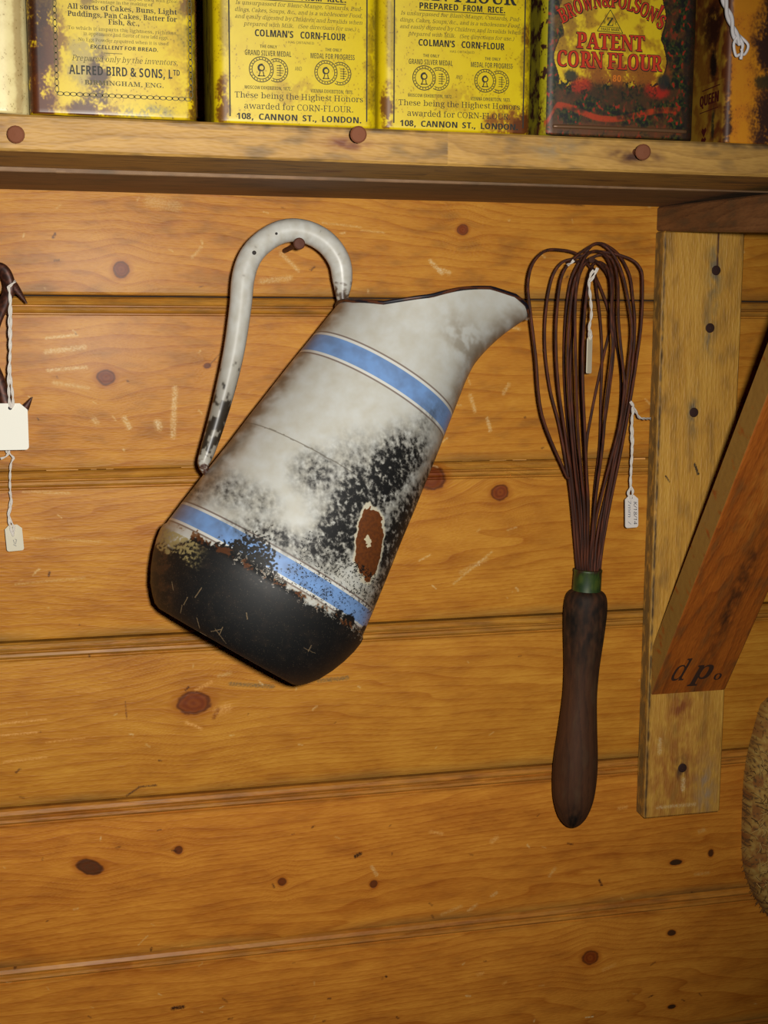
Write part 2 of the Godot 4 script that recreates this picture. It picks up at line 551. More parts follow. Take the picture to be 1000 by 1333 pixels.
	# one more board above, behind the tins
	var extra := obj("plank", board_mesh(-1.3, 2.0, 0.0009), (root.get_child(2) as MeshInstance3D).material_override, root)
	extra.position.y = seams[0]
	# splinters of pale wood left standing in the second seam
	var spl := plain(Color(0.85, 0.62, 0.33), 0.6)
	for q in [[60, 102, 611.5], [118, 126, 610.0], [138, 148, 609.5], [161, 213, 608.5], [236, 262, 607.5], [602, 615, 599.0], [638, 660, 598.5], [668, 686, 598.0], [826, 841, 597.0]]:
		var a := at(q[0], q[2])
		var b := at(q[1], q[2])
		obj("splinter", box(Vector3(a.x, a.y - 0.0008, -0.004), Vector3(b.x, a.y + 0.0004, -0.0006), 0.0002), spl, root)

# ---------------------------------------------------------------- shelf and its bracket
func nail_shape(r: float, l: float, head := 0.0016) -> SurfaceTool:      # head at the origin facing +z, shank behind it
	var st := begin(false)
	var xf := Transform3D(Basis(Vector3.RIGHT, PI / 2), Vector3.ZERO)
	lathe(st, [Vector2(0.0001, -l), Vector2(r * 0.42, -l + 0.003), Vector2(r * 0.45, -head * 1.4), Vector2(r * 0.8, -head), Vector2(r, -head * 0.7), Vector2(r, -head * 0.25), Vector2(r * 0.82, 0.0), Vector2(0.0001, head * 0.12)], xf, 16)
	return st

func shelf() -> void:
	var root := thing("wooden_shelf", "plain pine shelf on a post and slanting brace, carrying the row of tins", "shelf")
	var w1 := wood(1024, 96, {"len": 0.7, "hgt": 0.05, "seed": 5, "light": Color(0.75, 0.58, 0.29), "dark": Color(0.5, 0.35, 0.15), "ring": 130.0, "amp": 1.5, "grime": 0.7,
		"stains": [[0.645, 0.02, 0.012, 0.003, Color(0.42, 0.22, 0.1), 0.7], [0.105, 0.0205, 0.014, 0.003, Color(0.27, 0.15, 0.08), 0.8], [0.47, 0.02, 0.006, 0.004, Color(0.36, 0.22, 0.12), 0.6], [0.06, 0.018, 0.012, 0.005, Color(0.5, 0.44, 0.36), 0.5], [0.62, 0.013, 0.1, 0.0015, Color(0.25, 0.19, 0.13), 0.4], [0.2, 0.013, 0.1, 0.0015, Color(0.25, 0.19, 0.13), 0.4]]})
	var m1 := painted(w1[0], 0.6, w1[1], 0.05)
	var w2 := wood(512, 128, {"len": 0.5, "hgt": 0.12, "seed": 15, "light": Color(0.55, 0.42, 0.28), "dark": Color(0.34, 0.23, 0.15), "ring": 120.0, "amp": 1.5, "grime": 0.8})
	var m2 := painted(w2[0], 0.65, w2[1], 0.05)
	# front board: nearly level, a little lower at its ends
	var st := begin(false)
	hexa(st, [Vector3(-0.5, 1.581, 0.111), Vector3(0.75, 1.579, 0.113), Vector3(-0.5, 1.598, 0.111), Vector3(0.75, 1.597, 0.113), Vector3(-0.5, 1.581, 0.181), Vector3(0.75, 1.5795, 0.184), Vector3(-0.5, 1.598, 0.181), Vector3(0.75, 1.5975, 0.184)], 0.0012, Vector3.RIGHT, 0.7, 0.05)
	obj("front_board", st, m1, root)
	st = begin(false)
	hexa(st, [Vector3(-0.5, 1.5787, 0.0), Vector3(0.75, 1.5787, 0.0), Vector3(-0.5, 1.5975, 0.0), Vector3(0.75, 1.5975, 0.0), Vector3(-0.5, 1.5772, 0.109), Vector3(0.75, 1.5794, 0.111), Vector3(-0.5, 1.5975, 0.109), Vector3(0.75, 1.5975, 0.111)], 0.0004, Vector3.RIGHT, 0.5, 0.12)
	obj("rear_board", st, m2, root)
	# post on the wall
	var w3 := wood(1024, 160, {"len": 0.43, "hgt": 0.075, "seed": 25, "light": Color(0.82, 0.63, 0.27), "dark": Color(0.63, 0.42, 0.12), "ring": 260.0, "amp": 2.0, "grime": 0.3,
		"stains": [[0.396, 0.0215, 0.022, 0.005, Color(0.47, 0.42, 0.33), 0.6], [0.355, 0.024, 0.016, 0.0045, Color(0.45, 0.39, 0.3), 0.5], [0.299, 0.034, 0.014, 0.0035, Color(0.42, 0.36, 0.27), 0.7], [0.412, 0.0195, 0.012, 0.0005, Color(0.22, 0.1, 0.07), 1.5], [0.083, 0.0345, 0.009, 0.008, Color(0.5, 0.27, 0.11), 0.7], [0.03, 0.035, 0.05, 0.03, Color(0.6, 0.36, 0.14), 0.5], [0.037, 0.032, 0.008, 0.004, Color(0.3, 0.22, 0.14), 0.7], [0.2, 0.069, 0.6, 0.007, Color(0.47, 0.37, 0.2), 1.1], [0.2, 0.0595, 0.6, 0.0009, Color(0.3, 0.22, 0.12), 0.7],
			[0.02, 0.012, 0.02, 0.008, Color(0.6, 0.52, 0.44), 0.5]],
		"scuffs": [[0.255, 0.028, 0.262, 0.031, 0.001, Color(0.15, 0.12, 0.1), 0.8], [0.25, 0.05, 0.254, 0.053, 0.0006, Color(0.2, 0.14, 0.1), 0.7], [0.02, 0.03, 0.028, 0.03, 0.002, Color(0.85, 0.75, 0.6), 0.5], [0.05, 0.05, 0.06, 0.05, 0.002, Color(0.85, 0.75, 0.6), 0.4], [0.008, 0.02, 0.008, 0.05, 0.0015, Color(0.85, 0.75, 0.6), 0.4]]})
	var m3 := painted(w3[0], 0.55, w3[1], 0.06)
	var post := obj("post", box(Vector3(0.4058, 1.1372, 0.0), Vector3(0.4672, 1.5615, 0.0145), 0.0012, Vector3.UP, 0.43, 0.075), m3, root)
	var rust := plain(Color(0.45, 0.25, 0.14), 0.8, 0.1)
	var dark_rust := plain(Color(0.2, 0.1, 0.07), 0.8, 0.2)
	for q in [[933, 352], [925, 427], [904, 537], [889, 1000]]:
		var n := obj("nail", nail_shape(0.0034, 0.03), dark_rust, post)
		n.position = at(q[0], q[1], 0.0152)
	# arm under the shelf
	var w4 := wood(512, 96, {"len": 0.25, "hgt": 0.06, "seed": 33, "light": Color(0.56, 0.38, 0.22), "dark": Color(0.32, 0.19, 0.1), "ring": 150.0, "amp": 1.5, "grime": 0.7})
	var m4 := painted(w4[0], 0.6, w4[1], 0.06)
	st = begin(false)
	hexa(st, [Vector3(0.4062, 1.5620, 0.0), Vector3(0.466, 1.5620, 0.0), Vector3(0.4062, 1.5786, 0.0), Vector3(0.466, 1.5786, 0.0), Vector3(0.4062, 1.5500, 0.18), Vector3(0.466, 1.5500, 0.18), Vector3(0.4062, 1.5735, 0.18), Vector3(0.466, 1.5735, 0.18)], 0.0012, Vector3.BACK, 0.25, 0.06)
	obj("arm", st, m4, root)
	# brace from the foot of the post out to the shelf front
	var w5 := wood(1024, 128, {"len": 0.4, "hgt": 0.085, "seed": 51, "light": Color(0.71, 0.39, 0.11), "dark": Color(0.46, 0.21, 0.05), "ring": 120.0, "amp": 2.4, "grime": 0.45,
		"stains": [[0.2, 0.003, 0.6, 0.012, Color(0.62, 0.46, 0.2), 2.4], [0.2, 0.06, 0.05, 0.012, Color(0.75, 0.5, 0.2), 0.4], [0.1, 0.05, 0.06, 0.006, Color(0.22, 0.12, 0.06), 0.5]]})
	var m5 := painted(w5[0], 0.55, w5[1], 0.06)
	var al := Vector3(0, 1.577, 1.0).normalized()
	var up_in := Vector3(0, 0.536, -0.844)
	var f0 := Vector3(0.4075, 1.231, 0.0148)
	var f1 := f0 + al * ((1.5525 - f0.y) / al.y)
	var b0 := Vector3(0.4075, 1.268, 0.0148)
	var b1 := b0 + al * ((1.5545 - b0.y) / al.y)
	var wx := Vector3(0.0592, 0, 0)
	st = begin(false)
	hexa(st, [f0, f0 + wx, b0, b0 + wx, f1, f1 + wx, b1, b1 + wx], 0.001, al, 0.4, 0.085)
	var brace := obj("brace", st, m5, root)
	# faint dark stencil on the brace
	var ink := begin(false)
	var out := up_in.cross(al).normalized()
	var fx := Transform3D(Basis(Vector3.RIGHT, al, Vector3.RIGHT.cross(al)), f0 + al * 0.012 + Vector3.RIGHT.cross(al) * 0.0003)
	print_in(ink, "d", SERIF, 400, 0.010, 0.021, 0.003, 0.026, fx, 0.12)
	print_in(ink, "p", SERIF, 700, 0.026, 0.040, -0.004, 0.018, fx, 0.12)
	print_in(ink, "o", SERIF, 700, 0.045, 0.051, 0.001, 0.008, fx)
	obj("stencil_lettering", ink, plain(Color(0.21, 0.11, 0.055), 0.8), brace)
	# three big rusty nails in the front edge
	for q in [[20, 175, 0.189, -0.2], [467, 175, 0.199, -0.12], [838, 198, 0.197, -0.12]]:
		var n := obj("nail", nail_shape(0.0042, 0.036, 0.0022), rust, root)
		n.position = at(q[0], q[1], q[2])
		n.rotation = Vector3(0.12, q[3], 0)

# ---------------------------------------------------------------- the enamel jug
var jug_c := Vector2(343, 758)
func js(px: float, py: float) -> Vector2:          # along the jug's axis from its widest ring, and across
	var d := Vector2(px, py) - jug_c
	return Vector2(d.dot(Vector2(0.5, -0.866)), d.dot(Vector2(0.866, 0.5)))

func jsurf(px: float, py: float) -> Vector2:       # the same for a mark on the side facing the camera, which stands out before the axis
	var p := js(px, py)
	var r := jug_r(p.x)
	var n := sqrt(maxf(0.0, r * r - p.y * p.y))
	return p - Vector2(0.13, 0.055) * n

const JUG_LOW := -97.0
const JUG_TOP := 500.0
const JUG_PROFILE := [[-97.0, 101.0], [-94.0, 109.0], [-86.0, 117.0], [-74.0, 127.0], [-56.0, 136.5], [-38.0, 143.5], [-20.0, 148.5], [-6.0, 150.5], [0.0, 150.0], [3.5, 147.5], [12.0, 146.5], [40.0, 143.0], [80.0, 137.5], [137.0, 129.0], [180.0, 123.5], [218.0, 118.0], [260.0, 112.0], [300.0, 105.5], [330.0, 101.0], [355.0, 97.0], [380.0, 95.0], [430.0, 94.0], [520.0, 94.0]]

func jug_r(s: float) -> float:
	for k in JUG_PROFILE.size() - 1:
		if s <= JUG_PROFILE[k + 1][0]:
			var a: float = JUG_PROFILE[k][0]
			return lerpf(JUG_PROFILE[k][1], JUG_PROFILE[k + 1][1], clampf((s - a) / (JUG_PROFILE[k + 1][0] - a), 0.0, 1.0))
	return 94.0

func jug_rim(c: float) -> float:                  # height of the rim by the cosine of the angle from the spout
	var pts := [[-1.0, 357.0], [-0.8, 357.0], [-0.46, 366.0], [0.03, 401.0], [0.3, 430.0], [0.55, 455.0], [0.78, 469.0], [0.92, 471.0], [1.0, 467.0]]
	for k in pts.size() - 1:
		if c <= pts[k + 1][0]: return lerpf(pts[k][1], pts[k + 1][1], (c - pts[k][0]) / (pts[k + 1][0] - pts[k][0]))
	return 467.0

var jug_xf: Transform3D
func jug_point(s: float, phi: float, inset := 0.0) -> Vector3:
	var r := jug_r(s) - inset
	var c := cos(phi)
	var t := r * c
	var n := r * sin(phi)
	var e := clampf((s - 370.0) / 97.0, 0.0, 1.0)
	var w := pow(maxf(0.0, c), 1.6)
	t += 31.0 * pow(e, 1.7) * w
	n *= 1.0 - 0.25 * e * soft(-0.2, 0.9, c)
	return jug_xf * (Vector3(t, s, n) / lerpf(2120.0, 2055.0, clampf(s / 300.0, -0.3, 1.6)))

func jug_image() -> Image:
	var w := 1300
	var h := 900
	var d := PackedByteArray()
	d.resize(w * h * 3)
	var n1 := noise(301, 3)
	var n2 := noise(302, 2)
	var n3 := noise(303)
	# soot: [pixel x, pixel y, amount, reach along, reach across]
	var soot := []
	for q in [[505, 622, 1.0, 38, 22], [462, 650, 0.9, 34, 20], [440, 690, 0.95, 26, 16], [520, 690, 1.0, 50, 16], [535, 600, 0.65, 26, 16], [420, 622, 0.5, 22, 24], [520, 740, 0.9, 40, 12], [380, 700, 0.55, 12, 30], [420, 715, 0.6, 14, 24], [470, 640, 0.5, 46, 40],
			[310, 640, 0.36, 20, 34], [345, 655, 0.33, 18, 26], [265, 640, 0.36, 16, 20], [500, 760, 0.75, 26, 10], [448, 700, 0.6, 30, 14], [550, 560, 0.32, 30, 14], [360, 690, 0.45, 10, 30], [455, 700, 0.8, 30, 12], [330, 690, 0.35, 10, 24], [557, 622, 0.75, 40, 7], [532, 690, 0.85, 40, 7], [508, 745, 0.85, 30, 8]]:
		var p := jsurf(q[0], q[1])
		soot.append([p.x, p.y, q[2], q[3], q[4]])
	var hole := jsurf(481, 707)
	var enamel := Color(0.765, 0.77, 0.75)
	var black := Color(0.035, 0.034, 0.033)
	var blue := Color(0.45, 0.59, 0.79)
	var brown := Color(0.33, 0.2, 0.11)
	var rusty := Color(0.42, 0.22, 0.07)
	for j in h:
		var s := lerpf(JUG_TOP, JUG_LOW, (j + 0.5) / h)
		var r := jug_r(s)
		for k in w:
			var phi := TAU * (k + 0.5) / w
			var c := cos(phi)
			var front := sin(phi) > 0.0
			var t := r * c
			var tt := t if front else -t * 0.7 + 60.0
			var a := n1.get_noise_2d(s * 0.035, tt * 0.035 + (0.0 if front else 50.0))
			var b := n2.get_noise_2d(s * 0.16, tt * 0.16)
			var f := n3.get_noise_2d(s * 0.55, tt * 0.55)
			var col := enamel.lerp(Color(0.68, 0.65, 0.57), clampf(0.25 + a * 0.25, 0.0, 0.6))
			# grease by the two sides and below the spout
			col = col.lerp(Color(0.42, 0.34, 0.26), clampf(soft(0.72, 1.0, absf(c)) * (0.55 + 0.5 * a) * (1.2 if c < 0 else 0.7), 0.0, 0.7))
			col = col.lerp(Color(0.5, 0.45, 0.38), clampf(exp(-pow((s - 385.0) / 18.0, 2)) * soft(0.2, 0.8, c) * (0.4 + a), 0.0, 0.4))
			# seam line
			if absf(s - 163.0 - 0.7 * a) < 0.8: col = col.lerp(Color(0.4, 0.37, 0.32), 0.6 * soft(0.55, 0.1, c))
			# blue bands and their hair lines
			for q in [[279.5, 304.5], [11.5, 34.0]]:
				if s > q[0] - 6.0 and s < q[1] + 7.0:
					if s > q[0] and s < q[1]:
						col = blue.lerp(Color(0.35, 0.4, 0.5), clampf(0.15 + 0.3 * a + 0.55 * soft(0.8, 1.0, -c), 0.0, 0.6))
					elif absf(s - q[0] + 4.0) < 1.0 or absf(s - q[1] - 4.0) < 1.0:
						col = col.lerp(Color(0.42, 0.36, 0.33), 0.75)
					elif s > q[0] - 3.0 and s < q[1] + 3.0:
						col = col.lerp(Color(0.86, 0.86, 0.84), 0.6)
			# soot
			var v := 0.0
			for q in soot:
				var ds: float = (s - q[0]) / q[3]
				if absf(ds) > 2.6: continue
				var dt: float = (tt - q[1]) / q[4]
				var e := ds * ds + dt * dt
				if e < 7.0: v = maxf(v, q[2] * exp(-e * 0.5))
			var cloud := n1.get_noise_2d(s * 0.075 + 30.0, (tt + s * 0.3) * 0.075)
			col = col.lerp(Color(0.2, 0.19, 0.175), clampf((v - 0.08) * (1.25 + 1.2 * cloud + 0.4 * b), 0.0, 0.85))
			col = col.lerp(black, soft(0.42, 0.98, v * (1.0 + 0.8 * cloud + 0.45 * b + 0.25 * f)) * 0.97)
			# rust spot where the enamel has come off
			if front and s > 50.0 and s < 180.0:
				var hx := (s - hole.x) / 37.0
				var hy := (tt - hole.y - (s - hole.x) * -0.42) / 19.0
				var he := pow(pow(absf(hx), 2.7) + pow(absf(hy), 2.7), 1.0 / 2.7) + 0.13 * a + 0.03 * b
				if he < 1.2:
					if he > 1.02: col = col.lerp(Color(0.78, 0.75, 0.66), soft(1.2, 1.1, he) * 0.95)
					else: col = rusty.lerp(Color(0.3, 0.15, 0.05), 0.35 + 0.4 * b)
					if pow((hx - 0.02 + 0.1 * hy) / 0.15, 2) + pow((hy + 0.12) / 0.25, 2) + b < 1.0: col = Color(0.78, 0.74, 0.62)
			# burnt lower part
			var edge := 4.0 + 9.0 * a + 3.0 * b
			edge += -24.0 * soft(-0.62, -0.86, c) * float(front)
			edge += 44.0 * exp(-pow((tt + 26.0) / 34.0, 2)) * (0.8 + 0.5 * b)
			edge += 14.0 * exp(-pow((tt - 118.0) / 22.0, 2)) + 14.0 * soft(0.93, 1.0, c)
			if s < edge:
				var deep := soft(0.0, 6.0, edge - s)
				var bk := black.lerp(Color(0.09, 0.07, 0.055), clampf(a * 1.3, 0.0, 1.0))
				bk = bk.lerp(Color(0.24, 0.14, 0.07), clampf(soft(-0.55, -0.95, c) * (0.45 + 1.2 * a + 0.5 * b), 0.0, 0.8))
				col = col.lerp(bk, deep)
				if f > 0.78 and b > 0.2: col = col.lerp(Color(0.45, 0.38, 0.28), 0.5)
			# chipped white and rust along the ridge
			if s > -10.0 and s < 14.0:
				var chip := b + 0.6 * f + 0.5 * n3.get_noise_2d(tt * 0.09, 4.0)
				if c > -0.3: col = col.lerp(Color(0.68, 0.65, 0.6), soft(-0.1, 0.35, chip - 0.09 * absf(s - 4.0)) * 0.9)
				col = col.lerp(Color(0.36, 0.19, 0.07), clampf(soft(0.0, 0.6, 0.25 + a * 1.2 + b * 0.7 - 0.12 * absf(s - 3.0) - 0.35 * soft(-0.3, 0.2, c)), 0.0, 0.8))
			if s < -4.0 and s > -34.0 and c < -0.45 and front:
				col = col.lerp(Color(0.6, 0.54, 0.36), clampf(soft(-0.45, -0.72, c) * soft(-34.0, -22.0, s + 14.0 * a + 5.0 * b) * (0.8 + b), 0.0, 0.9))
			# flakes gone from the lower band on the spout side
			if s > 8.0 and s < 75.0 and c > 0.1:
				col = col.lerp(black, soft(0.42, 0.6, b * 0.7 + f * 0.6 + 0.35 * a - 0.1 + 0.2 * soft(40.0, 70.0, s)))
			put8(d, (j * w + k) * 3, col)
	var im := Image.create_from_data(w, h, false, Image.FORMAT_RGB8, d)
	return im

func jug_dull(im: Image) -> Image:                     # soot is dull, enamel is not
	var w := im.get_width() / 2
	var h := im.get_height() / 2
	var d := PackedByteArray()
	d.resize(w * h)
	for j in h:
		for k in w: d[j * w + k] = int(lerpf(158.0, 92.0, smoothstep(0.1, 0.55, im.get_pixel(k * 2, j * 2).g)))
	return Image.create_from_data(w, h, false, Image.FORMAT_L8, d)

func scratch_on_jug(im: Image, a: Vector2, b: Vector2, col: Color, wide := 1) -> void:
	var p := jsurf(a.x, a.y)
	var q := jsurf(b.x, b.y)
	for k in 60:
		var s := p.lerp(q, k / 59.0)
		var phi := acos(clampf(s.y / jug_r(s.x), -1.0, 1.0))
		var x := int(phi / TAU * im.get_width())
		var y := int((JUG_TOP - s.x) / (JUG_TOP - JUG_LOW) * im.get_height())
		for i in wide:
			if (k * 7 + i * 3) % 5: im.set_pixel(clampi(x + i, 0, im.get_width() - 1), clampi(y, 0, im.get_height() - 1), col)

func jug() -> void:
	var z0 := 0.0735
	var c0 := at(343, 758, z0)
	var c1 := at(495, 495, z0 - 0.0205)
	var up := (c1 - c0).normalized()
	var toward := (EYE - c0).normalized()
	var across := up.cross(toward).normalized()
	var nrm := across.cross(up)
	jug_xf = Transform3D(Basis(across, up, nrm), c0)
	var root := thing("enamel_jug", "battered white enamel jug with blue bands and blackened base, hanging tilted by its handle", "jug", c0)
	var back := Transform3D(Basis.IDENTITY, -c0)
	var im := jug_image()
	for q in [[281, 758, 272, 770], [273, 795, 276, 808], [336, 788, 337, 796], [296, 808, 309, 827], [291, 812, 304, 809], [306, 806, 301, 816], [403, 834, 416, 842], [412, 831, 408, 839], [240, 752, 242, 762], [254, 780, 251, 790], [274, 818, 279, 826], [262, 770, 256, 780]]:
		scratch_on_jug(im, Vector2(q[0], q[1]), Vector2(q[2], q[3]), Color(0.45, 0.38, 0.28), 2)
	var m := painted(im, 1.0)
	m.roughness_texture = ImageTexture.create_from_image(jug_dull(im))
	m.metallic_specular = 0.5
	var cols := 96
	for shell in 2:
		var rows := []
		var uvs := []
		var steps := []
		for k in JUG_PROFILE.size():
			if JUG_PROFILE[k][0] < 330.0: steps.append(JUG_PROFILE[k][0])
		for k in 25: steps.append(330.0 + k / 24.0)         # the rest is shared out up to the rim
		for s0 in steps:
			var r := PackedVector3Array()
			var u := PackedVector2Array()
			for i in cols + 1:
				var phi := TAU * (i % cols) / cols
				var s: float = s0
				if s0 >= 330.0: s = lerpf(330.0, jug_rim(cos(phi)), s0 - 330.0)
				if shell: s = maxf(s, JUG_LOW + 3.0)
				r.append(back * jug_point(s, phi, 2.5 * shell))
				u.append(Vector2(float(i) / cols, (JUG_TOP - s) / (JUG_TOP - JUG_LOW)))
			rows.append(r)
			uvs.append(u)
		if shell:
			for k in rows.size():
				rows[k].reverse()
				uvs[k].reverse()
		var st := begin()
		grid(st, rows, uvs)
		obj("body" if shell == 0 else "lining", st, m if shell == 0 else plain(Color(0.8, 0.78, 0.72), 0.35), root)
	# bottom
	var st := begin(false)
	for i in 48:
		var q := []
		for ph in [TAU * i / 48.0, TAU * (i + 1) / 48.0]: q.append(back * jug_point(JUG_LOW, ph, 1.0))
		poly(st, [back * (jug_xf * Vector3(0, (JUG_LOW + 4.0) / 2130.0, 0)), q[0], q[1]], [Vector2.ZERO, Vector2.ZERO, Vector2.ZERO])
	obj("bottom", st, plain(Color(0.05, 0.045, 0.04), 0.5), root)
	# rim bead: dark blue, worn to rust
	var pts := []
	for i in 121:
		var phi := TAU * (i % 120) / 120.0
		pts.append(back * jug_point(jug_rim(cos(phi)) + 1.0, phi, -0.5))
	st = begin()
	tube(st, pts, 0.00125, 8)
	var ri := Image.create(8, 256, false, Image.FORMAT_RGB8)
	var rn := noise(77, 2)
	for y in 256:
		for x in 8:
			var c := Color(0.055, 0.05, 0.1).lerp(Color(0.33, 0.17, 0.09), soft(0.0, 0.35, rn.get_noise_2d(y * 0.06, x * 0.2) + 0.1))
			c = c.lerp(Color(0.75, 0.72, 0.66), soft(0.02, 0.0, minf(y, 255 - y) / 256.0) * 0.9)
			ri.set_pixel(x, y, c)
	obj("rim", st, painted(ri, 0.5), root, "dark blue chipped rim edge")
	# handle
	var ctrl := []
	var rad := []
	for q in [[452, 402, 7.0, 0.0], [446, 388, 8.0, 0.0], [446, 366, 13.0, 0.1], [442, 340, 14.5, 0.3], [426, 317, 15.0, 0.5], [402, 303, 15.0, 0.6], [375, 300, 15.0, 0.6], [350, 310, 15.0, 0.55], [328, 331, 15.0, 0.5], [317, 360, 14.8, 0.45], [313, 400, 14.2, 0.4], [305, 455, 13.5, 0.3], [294, 505, 12.5, 0.2], [281, 553, 11.0, 0.1], [270, 588, 9.5, 0.05], [265, 603, 7.5, 0.0], [268, 614, 5.0, 0.0], [276, 622, 4.0, 0.0]]:
		var s := js(q[0], q[1])
		var z := lerpf(z0 - 0.001, z0 - 0.027, clampf(s.x / 360.0, 0.0, 1.1))
		ctrl.append(at(q[0], q[1], z) - c0)
		rad.append(q[2] / 2080.0)
	st = begin()
	tube(st, spline(ctrl, 5), spline(rad, 5), 16)
	var hi := Image.create(32, 512, false, Image.FORMAT_RGB8)
	var hn := noise(88, 3)
	for y in 512:
		for x in 32:
			var v := y / 511.0
			var g := hn.get_noise_2d(x * 0.13, y * 0.05)
			var c := Color(0.77, 0.77, 0.745).lerp(Color(0.62, 0.59, 0.52), clampf(0.2 + g * 0.3, 0.0, 0.5))
			c = c.lerp(Color(0.08, 0.07, 0.065), soft(0.0, 0.25, exp(-pow((v - 0.78) / 0.07, 2)) * 0.8 + g * 0.7 - 0.5))
			c = c.lerp(Color(0.3, 0.26, 0.2), 0.5 * exp(-pow((v - 0.78) / 0.1, 2)))
			c = c.lerp(Color(0.24, 0.14, 0.1), soft(0.87, 0.93, v + g * 0.05))
			c = c.lerp(Color(0.28, 0.22, 0.17), soft(0.1, 0.05, v + g * 0.05))
			hi.set_pixel(x, y, c)
	var hm := painted(hi, 0.38)
	var handle := obj("handle", st, hm, root)
	for q in [[331, 329, 2.6], [360, 304, 1.6]]:               # chips in the enamel
		var b := begin()
		lathe(b, [Vector2(0.0001, -0.0002), Vector2(q[2] * 0.0005, 0.0), Vector2(q[2] * 0.00035, 0.0002), Vector2(0.0001, 0.0002)], Transform3D(Basis(Vector3.RIGHT, PI / 2), at(q[0], q[1], z0 - 0.027 + 0.0074) - c0), 10)
		obj("chip", b, plain(Color(0.12, 0.08, 0.07), 0.7), handle)
	# wall nail carrying the jug
	var nl := obj("nail", nail_shape(0.0036, 0.075, 0.002), plain(Color(0.34, 0.18, 0.11), 0.7, 0.2))
	nl.position = at(390, 317, 0.057)
	nl.rotation = Vector3(-0.03, 0.0, 0)
	tag(nl, "rusty round-headed nail in the wall under the loop of the enamel jug's handle", "nail")

